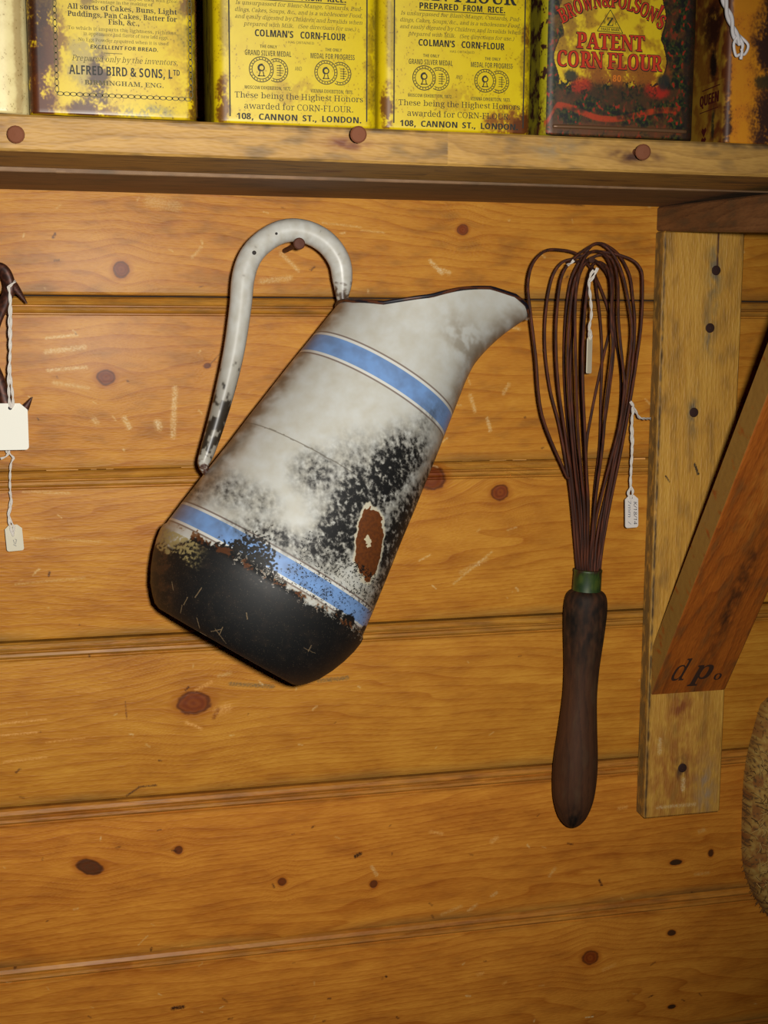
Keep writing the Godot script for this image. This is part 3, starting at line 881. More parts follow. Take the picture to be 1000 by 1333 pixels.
# ---------------------------------------------------------------- the whisk
func whisk() -> void:
	var z := 0.0215
	var top := at(765.5, 742, z)
	var low := at(744, 1077, z)
	var root := thing("wire_whisk", "balloon whisk with rusty wires, green ferrule and dark wooden handle, hanging by the post", "whisk", low)
	var up := (top - low).normalized()
	var zz := (Vector3.BACK - up * up.z).normalized()
	var xf := Transform3D(Basis(up.cross(zz), up, zz), Vector3.ZERO)
	var total := (top - low).length()
	var prof := []
	for q in [[1077, 0.3], [1075, 8.0], [1070, 15.0], [1062, 21.5], [1050, 27.0], [1035, 31.0], [1015, 33.0], [995, 33.2], [975, 32.0], [955, 29.8], [936, 28.0], [918, 26.4], [900, 25.4], [882, 25.6], [864, 26.4], [846, 28.0], [828, 29.8], [810, 31.2], [796, 32.0], [784, 31.6], [776, 30.0], [771, 27.0], [768, 22.0], [766, 12.0]]:
		prof.append(Vector2(q[1] / 2095.0, total * (1077.0 - q[0]) / 335.0))
	prof = spline(prof, 3)
	var st := begin()
	lathe(st, prof, xf, 40)
	var w := wood(512, 128, {"len": 0.16, "hgt": 0.1, "seed": 61, "light": Color(0.33, 0.2, 0.115), "dark": Color(0.17, 0.1, 0.06), "ring": 110.0, "amp": 2.0, "grime": 0.5,
		"stains": [[0.148, 0.02, 0.008, 0.006, Color(0.03, 0.025, 0.02), 0.8], [0.148, 0.07, 0.01, 0.008, Color(0.03, 0.025, 0.02), 0.6], [0.02, 0.05, 0.03, 0.1, Color(0.06, 0.045, 0.035), 0.5]]})
	var hm := painted(turned(w[0]), 0.7)
	hm.metallic_specular = 0.35
	obj("handle", st, hm, root)
	st = begin()
	var y1 := total + 0.0005
	var y0 := total * (1077.0 - 774.0) / 335.0
	lathe(st, [Vector2(0.0001, y0 - 0.004), Vector2(0.0101, y0 - 0.004), Vector2(0.0104, y0), Vector2(0.01, y0 + 0.002), Vector2(0.0098, y1 - 0.002), Vector2(0.0101, y1 - 0.0012), Vector2(0.0101, y1), Vector2(0.009, y1 + 0.0003), Vector2(0.0086, y1 - 0.002), Vector2(0.0001, y1 - 0.003)], xf, 32)
	var gi := Image.create(128, 32, false, Image.FORMAT_RGB8)
	var gn := noise(9, 3)
	for y in 32:
		for x in 128:
			var g := gn.get_noise_2d(x * 0.07, y * 0.1)
			var c := Color(0.11, 0.2, 0.08).lerp(Color(0.24, 0.3, 0.1), clampf(0.4 + g, 0.0, 1.0))
			c = c.lerp(Color(0.2, 0.11, 0.06), soft(11.0, 5.0, y + g * 5.0))
			gi.set_pixel(x, y, c)
	obj("ferrule", st, painted(gi, 0.5), root)
	# wires: each loop runs out of the ferrule, over the top and back; traced in a 2.6125-fold enlargement from (640, 290)
	var loops := [
		[[292, 1190], [268, 900], [250, 850], [172, 655], [150, 450], [132, 300], [124, 210], [140, 140], [180, 97], [230, 92], [290, 106], [335, 150], [370, 220], [398, 300], [402, 360], [375, 480], [340, 650], [322, 780], [325, 1000], [326, 1190]],
		[[297, 1190], [268, 920], [235, 710], [200, 570], [182, 430], [185, 300], [205, 190], [240, 135], [290, 120], [345, 98], [410, 104], [470, 122], [503, 150], [514, 195], [510, 340], [492, 480], [470, 620], [440, 780], [405, 950], [378, 1100], [368, 1190]],
		[[302, 1190], [279, 930], [254, 740], [228, 560], [219, 400], [225, 270], [240, 180], [272, 130], [320, 90], [365, 70], [405, 85], [440, 118], [470, 180], [480, 250], [488, 350], [478, 500], [458, 640], [424, 800], [388, 1000], [363, 1190]],
		[[306, 1190], [292, 960], [270, 780], [252, 600], [247, 450], [254, 300], [272, 190], [308, 120], [350, 72], [390, 82], [425, 125], [450, 190], [470, 290], [478, 370], [468, 480], [446, 650], [418, 800], [378, 1020], [358, 1190]],
		[[310, 1190], [300, 1000], [274, 740], [260, 520], [263, 350], [280, 210], [308, 150], [340, 125], [372, 145], [400, 190], [412, 290], [424, 400], [440, 520], [434, 680], [406, 850], [362, 1050], [350, 1190]],
		[[314, 1190], [306, 950], [282, 720], [268, 520], [280, 320], [296, 190], [326, 132], [375, 108], [412, 128], [430, 200], [432, 330], [446, 480], [452, 560], [436, 690], [400, 830], [352, 1030], [342, 1190]],
		[[318, 1190], [316, 980], [296, 740], [288, 520], [284, 320], [292, 200], [318, 118], [358, 96], [394, 122], [412, 190], [411, 300], [416, 430], [398, 590], [372, 770], [352, 950], [337, 1190]],
		[[322, 1190], [330, 960], [314, 740], [302, 560], [304, 380], [318, 230], [342, 150], [366, 134], [394, 155], [408, 220], [407, 340], [412, 430], [390, 610], [378, 760], [352, 960], [332, 1190]],
		[[326, 1190], [328, 960], [318, 720], [310, 500], [316, 320], [330, 200], [342, 158], [352, 170], [358, 230], [370, 330], [376, 450], [372, 600], [368, 760], [350, 930], [338, 1190]]]
	var wm := plain(Color(0.2, 0.1, 0.06), 0.75, 0.1)
	var wn := noise(5, 2)
	var wi := Image.create(16, 256, false, Image.FORMAT_RGB8)
	for y in 256:
		for x in 16:
			wi.set_pixel(x, y, Color(0.2, 0.095, 0.05).lerp(Color(0.38, 0.18, 0.09), clampf(0.4 + wn.get_noise_2d(y * 0.12, x * 0.2), 0.0, 1.0)))
	wm.albedo_color = Color.WHITE
	wm.albedo_texture = ImageTexture.create_from_image(wi)
	for k in loops.size():
		var pts := []
		var n: int = loops[k].size()
		var half: float = [95, 160, 130, 112, 88, 85, 64, 55, 33][k]
		var deep := sqrt(maxf(0.0, 165.0 * 165.0 - half * half)) / 2.6125 / 2100.0 * 0.8
		if k % 2: deep = -deep
		for i in n:
			var q: Array = loops[k][i]
			var h := clampf((1190.0 - q[1]) / 1100.0, 0.0, 1.0)
			var bulge := sin(pow(h, 1.25) * 2.75)
			var side: float = lerpf(1.0, -1.0, soft(0.35, 0.65, float(i) / (n - 1)))
			var zz2 := z + 0.012 * h + deep * bulge * side + (k - 4) * 0.0011
			pts.append(at(640.0 + q[0] / 2.6125, 290.0 + q[1] / 2.6125, maxf(zz2, 0.0025)) - low)
		st = begin()
		tube(st, spline(pts, 5), 0.00098, 8)
		obj("wire", st, wm, root)
	var nl := obj("nail", nail_shape(0.0022, 0.06, 0.0014), plain(Color(0.25, 0.13, 0.08), 0.8, 0.2))
	nl.position = at(771, 338, 0.046)
	tag(nl, "small dark nail inside the top of the rusty whisk's wires", "nail")

func turned(im: Image) -> Image:                       # grain along the other side of the picture
	var r: Image = im.duplicate()
	r.rotate_90(CLOCKWISE)
	return r

# ---------------------------------------------------------------- tins
# A tin with rounded upright edges. The picture goes once round: left side, front, right side, back.
func tin_body(w: float, h: float, dep: float, rad: float) -> SurfaceTool:
	var path := []
	var us := []
	var per := 2.0 * (w + dep)
	var cs := [Vector2(0, -dep), Vector2(0, 0), Vector2(w, 0), Vector2(w, -dep)]
	for k in 4:
		var c: Vector2 = cs[k]
		var mid := Vector2(w / 2, -dep / 2)
		var ctr := c + Vector2(signf(mid.x - c.x), signf(mid.y - c.y)) * rad
		var a0: float = [PI * 1.5, PI, PI * 0.5, 0.0][k]
		for s in 7:
			var a := a0 - PI / 2 * s / 6.0
			path.append(ctr + Vector2(cos(a), sin(a)) * rad)
	path.append(path[0])
	var l := 0.0
	var lens := [0.0]
	for k in range(1, path.size()):
		l += (path[k] as Vector2).distance_to(path[k - 1])
		lens.append(l)
	var start := path[3] as Vector2
	for k in path.size(): us.append((lens[k] - lens[3]) / l)
	var rows := []
	var uvs := []
	var ctr2 := Vector2(w / 2, -dep / 2)
	for q in [[0.0, 0.85], [0.0, 0.995], [0.0012, 1.0], [0.0028, 1.0], [0.0036, 1.0], [h - 0.004, 1.0], [h - 0.003, 1.01], [h - 0.001, 1.01], [h, 1.0], [h, 0.9], [h - 0.002, 0.85], [h - 0.002, 0.02]]:
		var r := PackedVector3Array()
		var u := PackedVector2Array()
		for k in path.size():
			var p: Vector2 = ctr2 + (path[k] - ctr2) * q[1]
			r.append(Vector3(p.x, q[0], p.y))
			u.append(Vector2(us[k], 1.0 - q[0] / h))
		rows.append(r)
		uvs.append(u)
	var st := begin()
	grid(st, rows, uvs)
	return st

# base colour with blotches [x, y, rx, ry, colour, strength, raggedness] in metres from the front's lower left corner (x runs on round the corner)
func tin_image(w: float, h: float, dep: float, base: Color, worn: Color, blots: Array, sd: int, extra = null, late = null) -> Image:
	var iw := 1024
	var ih := 320
	var per := 2.0 * (w + dep)
	var d := PackedByteArray()
	d.resize(iw * ih * 3)
	var n1 := noise(sd, 3)
	var n2 := noise(sd + 1, 2)
	for j in ih:
		var y := (1.0 - (j + 0.5) / ih) * h
		for k in iw:
			var x := (k + 0.5) / iw * per - dep
			if x > per - dep - dep: pass
			var a := n1.get_noise_2d(x * 70.0, y * 70.0)
			var b := n2.get_noise_2d(x * 420.0, y * 420.0)
			var c := base.lerp(worn, clampf(0.1 + 0.3 * a + 0.1 * b, 0.0, 0.6))
			if extra: c = extra.call(x, y, a, b, c)
			for s in blots:
				var ex: float = (x - s[0]) / s[2]
				var ey: float = (y - s[1]) / s[3]
				var e := ex * ex + ey * ey
				if e < 5.0: c = c.lerp(s[4], clampf(soft(0.12, 0.75, exp(-e) * (1.0 + (a * 1.25 + b * 0.6) * s[6])) * s[5], 0.0, 1.0))
			if late: c = late.call(x, y, a, b, c)
			if b > 0.66 and a > 0.16: c = c.lerp(Color(0.3, 0.2, 0.05), 0.4)
			put8(d, (j * iw + k) * 3, c)
	return Image.create_from_data(iw, ih, false, Image.FORMAT_RGB8, d)

const PX := 0.000404
const TIN_Y := 1.599
const TIN_Z := 0.178

func tins() -> void:
	var ink := plain(Color(0.085, 0.08, 0.03), 0.6)
	var faint := plain(Color(0.3, 0.27, 0.05), 0.6)
	var rust := Color(0.33, 0.16, 0.05)
	var drust := Color(0.19, 0.085, 0.04)
	var grey := Color(0.6, 0.53, 0.33)
	# cream tin, only its right edge in view
	var x1 := at(36, 80, TIN_Z).x
	var t := thing("cream_tin", "pale cream round-edged tin at the left end of the shelf", "tin", Vector3(x1 - 0.075, TIN_Y, TIN_Z))
	var im := tin_image(0.075, 0.15, 0.05, Color(0.86, 0.8, 0.58), Color(0.72, 0.64, 0.42), [[0.074, 0.05, 0.003, 0.1, Color(0.6, 0.5, 0.32), 0.6, 0.3]], 401)
	obj("body", tin_body(0.075, 0.15, 0.05, 0.012), painted(im, 0.4), t)
	var fx := Transform3D(Basis.IDENTITY, Vector3(0, 0, 0.00025))
	var st := begin(false)
	for q in [[0.058, 0.035, 0.061, 0.055], [0.058, 0.058, 0.0605, 0.07], [0.0585, 0.02, 0.0612, 0.032]]:
		print_in(st, "IIllI" if q[1] > 0.03 else "lIl", SANS, 400, q[0], q[2], q[1], q[3], fx)
	obj("faded_print", st, plain(Color(0.62, 0.66, 0.62), 0.6), t)
	bird_tin(ink, faint, rust, drust, grey)
	for k in 2: cornflour_tin(k, ink, faint, rust, drust)
	ornate_tin(rust, drust)
	orange_tin(rust, drust)

func bird_tin(ink: Material, faint: Material, rust: Color, drust: Color, grey: Color) -> void:
	var w := at(256, 100, TIN_Z).x - at(37, 100, TIN_Z).x
	var t := thing("custard_powder_tin", "yellow tin with rusted left edge and a printed chain border, beside the cream tin", "tin", Vector3(at(37, 100, TIN_Z).x, TIN_Y, TIN_Z))
	var dep := 0.055
	var bl := [[0.003, 0.02, 0.008, 0.06, rust, 1.0, 0.7], [0.005, 0.055, 0.008, 0.03, drust, 1.0, 0.6], [0.012, 0.035, 0.006, 0.012, rust, 0.7, 0.8], [0.027, 0.026, 0.01, 0.012, grey, 0.75, 0.7], [0.033, 0.014, 0.005, 0.016, drust, 0.85, 0.7], [0.024, 0.003, 0.006, 0.006, drust, 0.8, 0.7], [0.031, 0.002, 0.016, 0.004, rust, 0.6, 0.8],
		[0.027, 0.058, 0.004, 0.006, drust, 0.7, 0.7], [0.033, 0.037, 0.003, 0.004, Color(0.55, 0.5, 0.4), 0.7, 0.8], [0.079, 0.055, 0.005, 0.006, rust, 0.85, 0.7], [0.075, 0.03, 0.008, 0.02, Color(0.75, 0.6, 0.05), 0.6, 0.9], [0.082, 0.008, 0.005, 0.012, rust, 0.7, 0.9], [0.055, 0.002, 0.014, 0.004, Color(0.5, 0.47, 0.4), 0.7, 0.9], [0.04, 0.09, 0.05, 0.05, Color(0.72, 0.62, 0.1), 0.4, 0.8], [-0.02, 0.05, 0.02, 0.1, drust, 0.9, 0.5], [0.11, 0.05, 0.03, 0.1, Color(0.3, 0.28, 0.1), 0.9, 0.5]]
	obj("body", tin_body(w, 0.15, dep, 0.005), painted(tin_image(w, 0.15, dep, Color(0.81, 0.7, 0.06), Color(0.72, 0.56, 0.06), bl, 411), 0.35), t)
	var fx := Transform3D(Basis.IDENTITY, Vector3(0, 0, 0.00025))
	var st := begin(false)
	for q in [["ALFRED BIRD & SONS, L", SANS, 700, 48, 172, 46.2, 58.8, 0], ["TD", SANS, 700, 173, 181, 52, 58.8, 0], ["EXCELLENT FOR BREAD.", SANS, 700, 74, 155, 79, 83.5, 0.1], ["All sorts of Cakes, Buns, Light", SERIF, 700, 48, 179, 122, 130.5, 0], ["Puddings, Pan Cakes, Batter for", SERIF, 700, 48, 179, 113.5, 122, 0], ["Fish, &c.,", SERIF, 700, 96, 133, 107, 114.6, 0]]:
		print_in(st, q[0], q[1], q[2], q[3] * PX, q[4] * PX, q[5] * PX, q[6] * PX, fx, q[7])
	obj("lettering", st, ink, t)
	st = begin(false)
	for q in [["BIRMINGHAM, ENG.", SERIF, 700, 66, 161, 35.4, 42, 0], ["Prepared only by the inventors,", SERIF, 400, 51, 178, 62, 71, 0.25], ["No Egg Powder required when it is used", SERIF, 400, 60, 168, 86, 91.2, 0], ["in appearance and flavor of new laid eggs,", SERIF, 400, 66, 168, 93, 98.4, 0], ["To which it imparts the lightness, richness,", SERIF, 400, 48, 179, 99, 104.4, 0], ["advantage in the making of", SERIF, 400, 77, 150, 131, 136, 0], ["This excellent preparation may be used with great", SERIF, 400, 48, 180, 136.4, 141.8, 0], ["LIGHT WHOLESOME BREAD", SANS, 700, 68, 168, 149.5, 154.5, 0]]:
		print_in(st, q[0], q[1], q[2], q[3] * PX, q[4] * PX, q[5] * PX, q[6] * PX, fx, q[7])
	bar(st, Vector2(90, 74.5) * PX, Vector2(112, 74.5) * PX, 0.0003, fx)
	bar(st, Vector2(80, 146) * PX, Vector2(108, 146) * PX, 0.0003, fx)
	obj("small_print", st, faint, t)
	st = begin(false)
	var chain := func(a: Vector2, b: Vector2) -> void:
		var n := int((b - a).length() / 7.6)
		for k in n:
			var p := a.lerp(b, (k + 0.5) / n)
			var dir := (b - a).normalized()
			var ex := Transform3D(Basis(Vector3(dir.x, dir.y, 0), Vector3(-dir.y, dir.x, 0) * 0.58, Vector3.BACK), Vector3(p.x * PX, p.y * PX, 0.00025))
			ring_flat(st, Vector2.ZERO, 3.1 * PX, 4.5 * PX, ex, 14)
	chain.call(Vector2(33, 24.5), Vector2(194.5, 24.5))
	chain.call(Vector2(33, 26), Vector2(33, 340))
	chain.call(Vector2(194.5, 26), Vector2(194.5, 340))
	obj("chain_border", st, faint, t)

func cornflour_tin(k: int, ink: Material, faint: Material, rust: Color, drust: Color) -> void:
	var left: float = [at(279, 100, TIN_Z).x, at(495, 100, TIN_Z).x][k]
	var w: float = [at(492, 100, TIN_Z).x, at(694, 100, TIN_Z).x][k] - left
	var b0: float = [at(299, 100, TIN_Z).x, at(513, 100, TIN_Z).x][k] - left
	var b1: float = [at(477.5, 100, TIN_Z).x, at(682, 100, TIN_Z).x][k] - left
	var dep := 0.055
	var t := thing("cornflour_tin", ["yellow corn-flour tin with round medals, clean lower right corner, next to the chain-bordered tin", "yellow corn-flour tin with round medals and a rust patch at its lower right corner"][k], "tin", Vector3(left, TIN_Y - 0.0005, TIN_Z), "yellow corn-flour tins")
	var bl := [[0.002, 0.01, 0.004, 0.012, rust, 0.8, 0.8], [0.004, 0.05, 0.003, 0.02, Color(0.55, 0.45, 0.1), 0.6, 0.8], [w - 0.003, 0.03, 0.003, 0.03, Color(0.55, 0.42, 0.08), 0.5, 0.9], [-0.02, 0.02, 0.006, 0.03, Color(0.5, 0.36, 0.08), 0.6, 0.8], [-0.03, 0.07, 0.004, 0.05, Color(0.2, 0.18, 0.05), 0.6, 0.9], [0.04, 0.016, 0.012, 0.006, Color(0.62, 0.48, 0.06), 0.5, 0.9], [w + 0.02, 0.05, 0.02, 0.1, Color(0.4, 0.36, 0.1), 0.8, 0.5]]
	if k: bl.append_array([[w - 0.012, 0.004, 0.014, 0.009, Color(0.48, 0.28, 0.08), 0.95, 0.6], [w - 0.004, 0.002, 0.006, 0.012, rust, 0.9, 0.6], [w - 0.002, 0.05, 0.003, 0.006, rust, 0.6, 0.6]])
	obj("body", tin_body(w, 0.15, dep, 0.006), painted(tin_image(w, 0.15, dep, Color(0.8, 0.7, 0.03), Color(0.74, 0.61, 0.03), bl, 431 + k * 10), 0.42), t)
	var u := (b1 - b0) / 178.7
	var fx := Transform3D(Basis(Vector3(1, 0.004, 0), Vector3.UP, Vector3.BACK), Vector3(b0, 0.0 if k == 0 else -0.0002, 0.00025))
	var v := PX
	var st := begin(false)
	for q in [["108,  CANNON  ST.,  LONDON.", SANS, 700, 8.4, 171.4, 3.1, 12.1, 0], ["awarded for CORN-FLOUR.", SERIF, 400, 18.2, 160.5, 17.4, 25.2, 0], ["These being the Highest Honors", SERIF, 400, 6.2, 173.6, 28.2, 38, 0], ["COLMAN'S", SANS, 700, 32.8, 82, 105.2, 113.6, 0], ["CORN-FLOUR", SANS, 700, 91.5, 150.7, 105.2, 113.6, 0], ["PREPARED", SANS, 700, 33.6, 86, 151, 158.6, 0], ["FROM", SANS, 700, 93, 119, 151, 158.6, 0], ["RICE.", SANS, 700, 127, 150.7, 151, 158.6, 0], ["CORN-FLOUR", SERIF, 700, 2.7, 166, 161.5, 182, 0]]:
		for e in ([0.0] if q[2] == 400 else [-0.12, 0.12]):
			print_in(st, q[0], q[1], q[2], (q[3] + e) * u, (q[4] + e) * u, q[5] * v, q[6] * v, fx.translated_local(Vector3(0, 0, e * 0.0002)), q[7])
	bar(st, Vector2(33 * u, 149.2 * v), Vector2(151 * u, 149.2 * v), 0.0004, fx)
	obj("lettering", st, ink, t)
	st = begin(false)
	for q in [["MOSCOW EXHIBITION, 1872.", SANS, 700, 19, 79.5, 40.8, 45.6, 0], ["VIENNA EXHIBITION, 1873.", SANS, 700, 104.5, 160.5, 39.4, 44.6, 0], ["AND", SANS, 400, 84, 93, 66, 71, 0], ["GRAND SILVER MEDAL", SANS, 700, 19.6, 79.3, 82.2, 88.6, 0], ["MEDAL FOR PROGRESS", SANS, 700, 104.5, 162.4, 82, 88.4, 0], ["THE ONLY", SANS, 700, 39, 61, 91.6, 95.4, 0], ["THE ONLY", SANS, 700, 123.8, 145.6, 91.4, 95.2, 0], ["HAS OBTAINED", SANS, 400, 75.6, 109, 98.6, 101.6, 0],
			["prepared with Milk.   (See directions for use.)", SERIF, 400, 18.2, 163, 115.8, 122.4, 0.25], ["and easily digested by Children and Invalids when", SERIF, 400, 7, 172, 124.2, 130.8, 0.25], ["dings, Cakes, Soups, &c., and is a wholesome Food,", SERIF, 400, 7, 172, 132.4, 139, 0.25], ["Is unsurpassed for Blanc-Mange, Custards, Pud-", SERIF, 400, 8, 172, 140.6, 147.2, 0.25]]:
		print_in(st, q[0], q[1], q[2], q[3] * u, q[4] * u, q[5] * v, q[6] * v, fx, q[7])
	obj("small_print", st, faint, t)
	# medals: a front one and one behind, each pair
	st = begin(false)
	for q in [[40.6, 65.6, 15.7, 60.4, 65.2, 14.6], [124.6, 65.5, 15.0, 143.4, 64.7, 14.4]]:
		for s in 2:
			var c := Vector2(q[s * 3] * u, q[s * 3 + 1] * v)
			var r: float = q[s * 3 + 2] * v
			var half := 0.0 if s == 0 else 2.1
			ring_flat(st, c, r * 0.93, r, fx, 36, -half if s else 0.0, half if s else TAU)
			ring_flat(st, c, r * 0.72, r * 0.78, fx, 32, -half if s else 0.0, half if s else TAU)
			for e in (22 if s == 0 else 14):               # beading between the rings
				var a: float = TAU * e / 22.0 if s == 0 else -1.9 + 3.8 * e / 13.0
				bar(st, c + Vector2(cos(a), sin(a)) * r * 0.8, c + Vector2(cos(a + 0.05), sin(a + 0.05)) * r * 0.9, r * 0.07, fx)
			if s == 0:
				# a plain head in profile
				ring_flat(st, c + Vector2(0.02, 0.12) * r, r * 0.17, r * 0.27, fx, 16)
				ring_flat(st, c + Vector2(0.02, 0.12) * r, r * 0.27, r * 0.33, fx, 10, 1.2, 4.4)
				bar(st, c + Vector2(-0.1, -0.18) * r, c + Vector2(-0.22, -0.55) * r, r * 0.08, fx)
				bar(st, c + Vector2(0.14, -0.15) * r, c + Vector2(0.2, -0.5) * r, r * 0.08, fx)
				bar(st, c + Vector2(-0.3, -0.5) * r, c + Vector2(0.32, -0.5) * r, r * 0.07, fx)
			else:
				for e in 5: bar(st, c + Vector2(0.0, 0.4 - e * 0.2) * r, c + Vector2(0.62 - 0.1 * absf(e - 2), 0.4 - e * 0.2) * r, r * 0.06, fx)
				bar(st, c + Vector2(0.3, 0.5) * r, c + Vector2(0.3, -0.5) * r, r * 0.05, fx)
	obj("medals", st, ink, t)
	st = begin(false)
	bar(st, Vector2(b0, 0.003), Vector2(b0, 0.146), 0.0007, Transform3D(Basis.IDENTITY, Vector3(0, 0, 0.00022)))
	bar(st, Vector2(b1, 0.003), Vector2(b1, 0.146), 0.0007, Transform3D(Basis.IDENTITY, Vector3(0, 0, 0.00022)))
	obj("border_lines", st, ink, t)

func ornate_tin(rust: Color, drust: Color) -> void:
	var left := at(702, 100, TIN_Z).x
	var w := at(908, 100, TIN_Z).x - left
	left = at(722, 100, TIN_Z).x - 0.006
	w = at(908, 100, TIN_Z).x - left
	var dep := 0.06
	var t := thing("ornate_cornflour_tin", "ornate red, green and yellow corn flour tin with red serif lettering and rusted base", "tin", Vector3(left, TIN_Y, TIN_Z))
	var off := left - at(702, 100, TIN_Z).x
	var n := noise(460, 2)
	var paint := func(x: float, y: float, a: float, b: float, c: Color) -> Color:
		var px: float = (x + off) / PX                      # pixels from the front's left edge
		var py: float = y / PX
		if x < 0.0:
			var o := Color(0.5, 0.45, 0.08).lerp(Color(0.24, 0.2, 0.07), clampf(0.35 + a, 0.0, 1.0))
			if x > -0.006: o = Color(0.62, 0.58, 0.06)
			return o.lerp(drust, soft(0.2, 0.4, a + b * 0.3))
		if px > 250.0: return Color(0.3, 0.28, 0.08)
		# the yellow panel with its scalloped sides
		var lx := 24.0 - 6.0 * soft(128.0, 122.0, py) + 4.0 * sin(py * 0.11)
		var rx := 179.0 + 3.0 * soft(128.0, 122.0, py) - 3.0 * sin(py * 0.11)
		var inside := minf(minf(minf(px - lx, rx - px), py - 66.0 + 10.0 * b), 215.0 - py - 0.002 * (px - 101.0) * (px - 101.0))
		var foliage := Color(0.07, 0.11, 0.045).lerp(Color(0.2, 0.23, 0.06), clampf(0.5 + b * 1.2, 0.0, 1.0))
		var g: float = n.get_noise_2d(x * 190.0, y * 150.0)
		foliage = foliage.lerp(Color(0.66, 0.13, 0.04), soft(0.42, 0.55, g) * 0.8)
		foliage = foliage.lerp(Color(0.07, 0.065, 0.05), soft(-0.2, -0.42, g))
		foliage = foliage.lerp(Color(0.35, 0.18, 0.07), clampf(0.2 + a, 0.0, 0.7))
		var o2 := c
		if inside < 0.0: o2 = foliage
		elif inside < 2.2: o2 = Color(0.16, 0.1, 0.05)
		else: o2 = c.lerp(Color(0.6, 0.42, 0.06), clampf(soft(0.0, 0.5, a + 0.25 - inside * 0.006) * 0.8, 0.0, 0.7))
		return o2
	var ribbon := func(x: float, y: float, a: float, b: float, c: Color) -> Color:
		var px: float = (x + off) / PX
		var py: float = y / PX
		if px < 4.0 or px > 203.0: return c
		var ry := lerpf(38.0, 23.0, soft(24.0, 92.0, px)) - 24.0 * soft(24.0, 5.0, px) + 15.0 * soft(100.0, 190.0, px)
		return c.lerp(Color(0.66, 0.2, 0.05), 0.85 * soft(5.0, 3.0, absf(py - ry)) * clampf(0.85 + a, 0.0, 1.0))
	var bl := [[0.045, 0.023, 0.034, 0.006, Color(0.24, 0.16, 0.07), 0.85, 0.6], [0.045, 0.033, 0.03, 0.006, Color(0.5, 0.26, 0.06), 0.8, 0.6], [0.02, 0.026, 0.006, 0.004, Color(0.66, 0.16, 0.06), 0.8, 0.5], [0.066, 0.025, 0.007, 0.004, Color(0.68, 0.12, 0.06), 0.8, 0.5], [0.07, 0.03, 0.004, 0.004, Color(0.1, 0.13, 0.13), 0.8, 0.5], [0.014, 0.031, 0.004, 0.003, Color(0.12, 0.15, 0.13), 0.8, 0.5],
		[0.035, 0.003, 0.05, 0.004, Color(0.36, 0.2, 0.09), 0.8, 0.4], [w - 0.003, 0.03, 0.004, 0.08, Color(0.14, 0.09, 0.06), 0.8, 0.5], [0.012, 0.06, 0.01, 0.015, Color(0.5, 0.35, 0.08), 0.5, 0.9], [0.005, 0.015, 0.008, 0.012, Color(0.3, 0.2, 0.1), 0.6, 0.9]]
	obj("body", tin_body(w, 0.15, dep, 0.006), painted(tin_image(w, 0.15, dep, Color(0.82, 0.7, 0.06), Color(0.7, 0.54, 0.07), bl, 451, paint, ribbon), 0.5), t)
	# rolled metal foot
	var st := begin()
	var pts := []
	for q in [[0.006, 0.0002], [0.02, 0.0012], [w / 2, 0.0016], [w - 0.02, 0.0012], [w - 0.006, 0.0002]]: pts.append(Vector3(q[0], 0.0042, q[1]))
	tube(st, spline(pts, 4), 0.0011, 10)
	obj("foot_bead", st, plain(Color(0.42, 0.3, 0.2), 0.45, 0.3), t)
	var fx := Transform3D(Basis.IDENTITY, Vector3(-off, 0, 0.0003))
	var shadow := plain(Color(0.13, 0.07, 0.03), 0.6)
	var red := plain(Color(0.72, 0.17, 0.012), 0.75)
	for pass_ in 2:
		st = begin(false)
		var f2 := fx.translated_local(Vector3(0, 0, 0.00018 * pass_))
		for q in [["PATENT", 51, 148, 112, 132], ["CORN FLOUR", 24.8, 174.5, 87.5, 108]]:
			for e in ([[0.0, 0.0]] if pass_ else [[1.2, -1.2], [0.6, -0.6], [-0.8, 0.5], [0.8, 0.8], [-0.7, -0.7]]):
				print_in(st, q[0], SERIF, 700, (q[1] + e[0]) * PX, (q[2] + e[0]) * PX, (q[3] + e[1]) * PX, (q[4] + e[1]) * PX, f2.translated_local(Vector3(0, 0, e[0] * 0.00002)))
			if pass_: print_in(st, q[0], SERIF, 700, (q[1] + 0.4) * PX, (q[2] + 0.4) * PX, q[3] * PX, q[4] * PX, f2.translated_local(Vector3(0, 0, 0.00001)))
		# the name on an arch
		var name_ := "BROWN&POLSON'S"
		var wide := [1.0, 1.0, 1.05, 1.3, 1.05, 1.05, 0.9, 1.05, 0.85, 0.85, 1.05, 1.05, 0.4, 0.85]
		var sum := 0.0
		for q in wide: sum += q
		var run := 0.0
		var cc := Vector2(100.8, 57.0)
		for i in name_.length():
			var a: float = -0.70 + 1.40 * (run + wide[i] / 2.0) / sum
			run += wide[i]
			var p := cc + Vector2(sin(a), cos(a)) * 109.0
			var lf := f2 * Transform3D(Basis(Vector3.BACK, -a * 0.75), Vector3(p.x * PX, p.y * PX, 0))
			var hw: float = wide[i] * 142.0 / sum / 2.0
			for e in ([[0.0, 0.0]] if pass_ else [[1.2, -1.2], [-0.7, 0.6], [0.8, 0.8]]):
				print_in(st, name_[i], SERIF, 700, (-hw + e[0]) * PX, (hw + e[0]) * PX, e[1] * PX, ((18.5 if i != 12 else 18.5) + e[1]) * PX, lf.translated_local(Vector3(0, 9.0 * PX if i == 12 else 0.0, e[0] * 0.00002)))
		obj("letter_shadow" if pass_ == 0 else "lettering", st, shadow if pass_ == 0 else red, t)
	st = begin(false)
	var tri := [Vector2(98, 163), Vector2(80, 135), Vector2(116.5, 134)]
	for k in 3: bar(st, tri[k] * PX, tri[(k + 1) % 3] * PX, 0.0004, fx)
	bar(st, Vector2(84.5, 141) * PX, Vector2(112, 140.5) * PX, 0.0003, fx)
	print_in(st, "Z", SERIF, 700, 93.5 * PX, 102.5 * PX, 142.5 * PX, 153 * PX, fx)
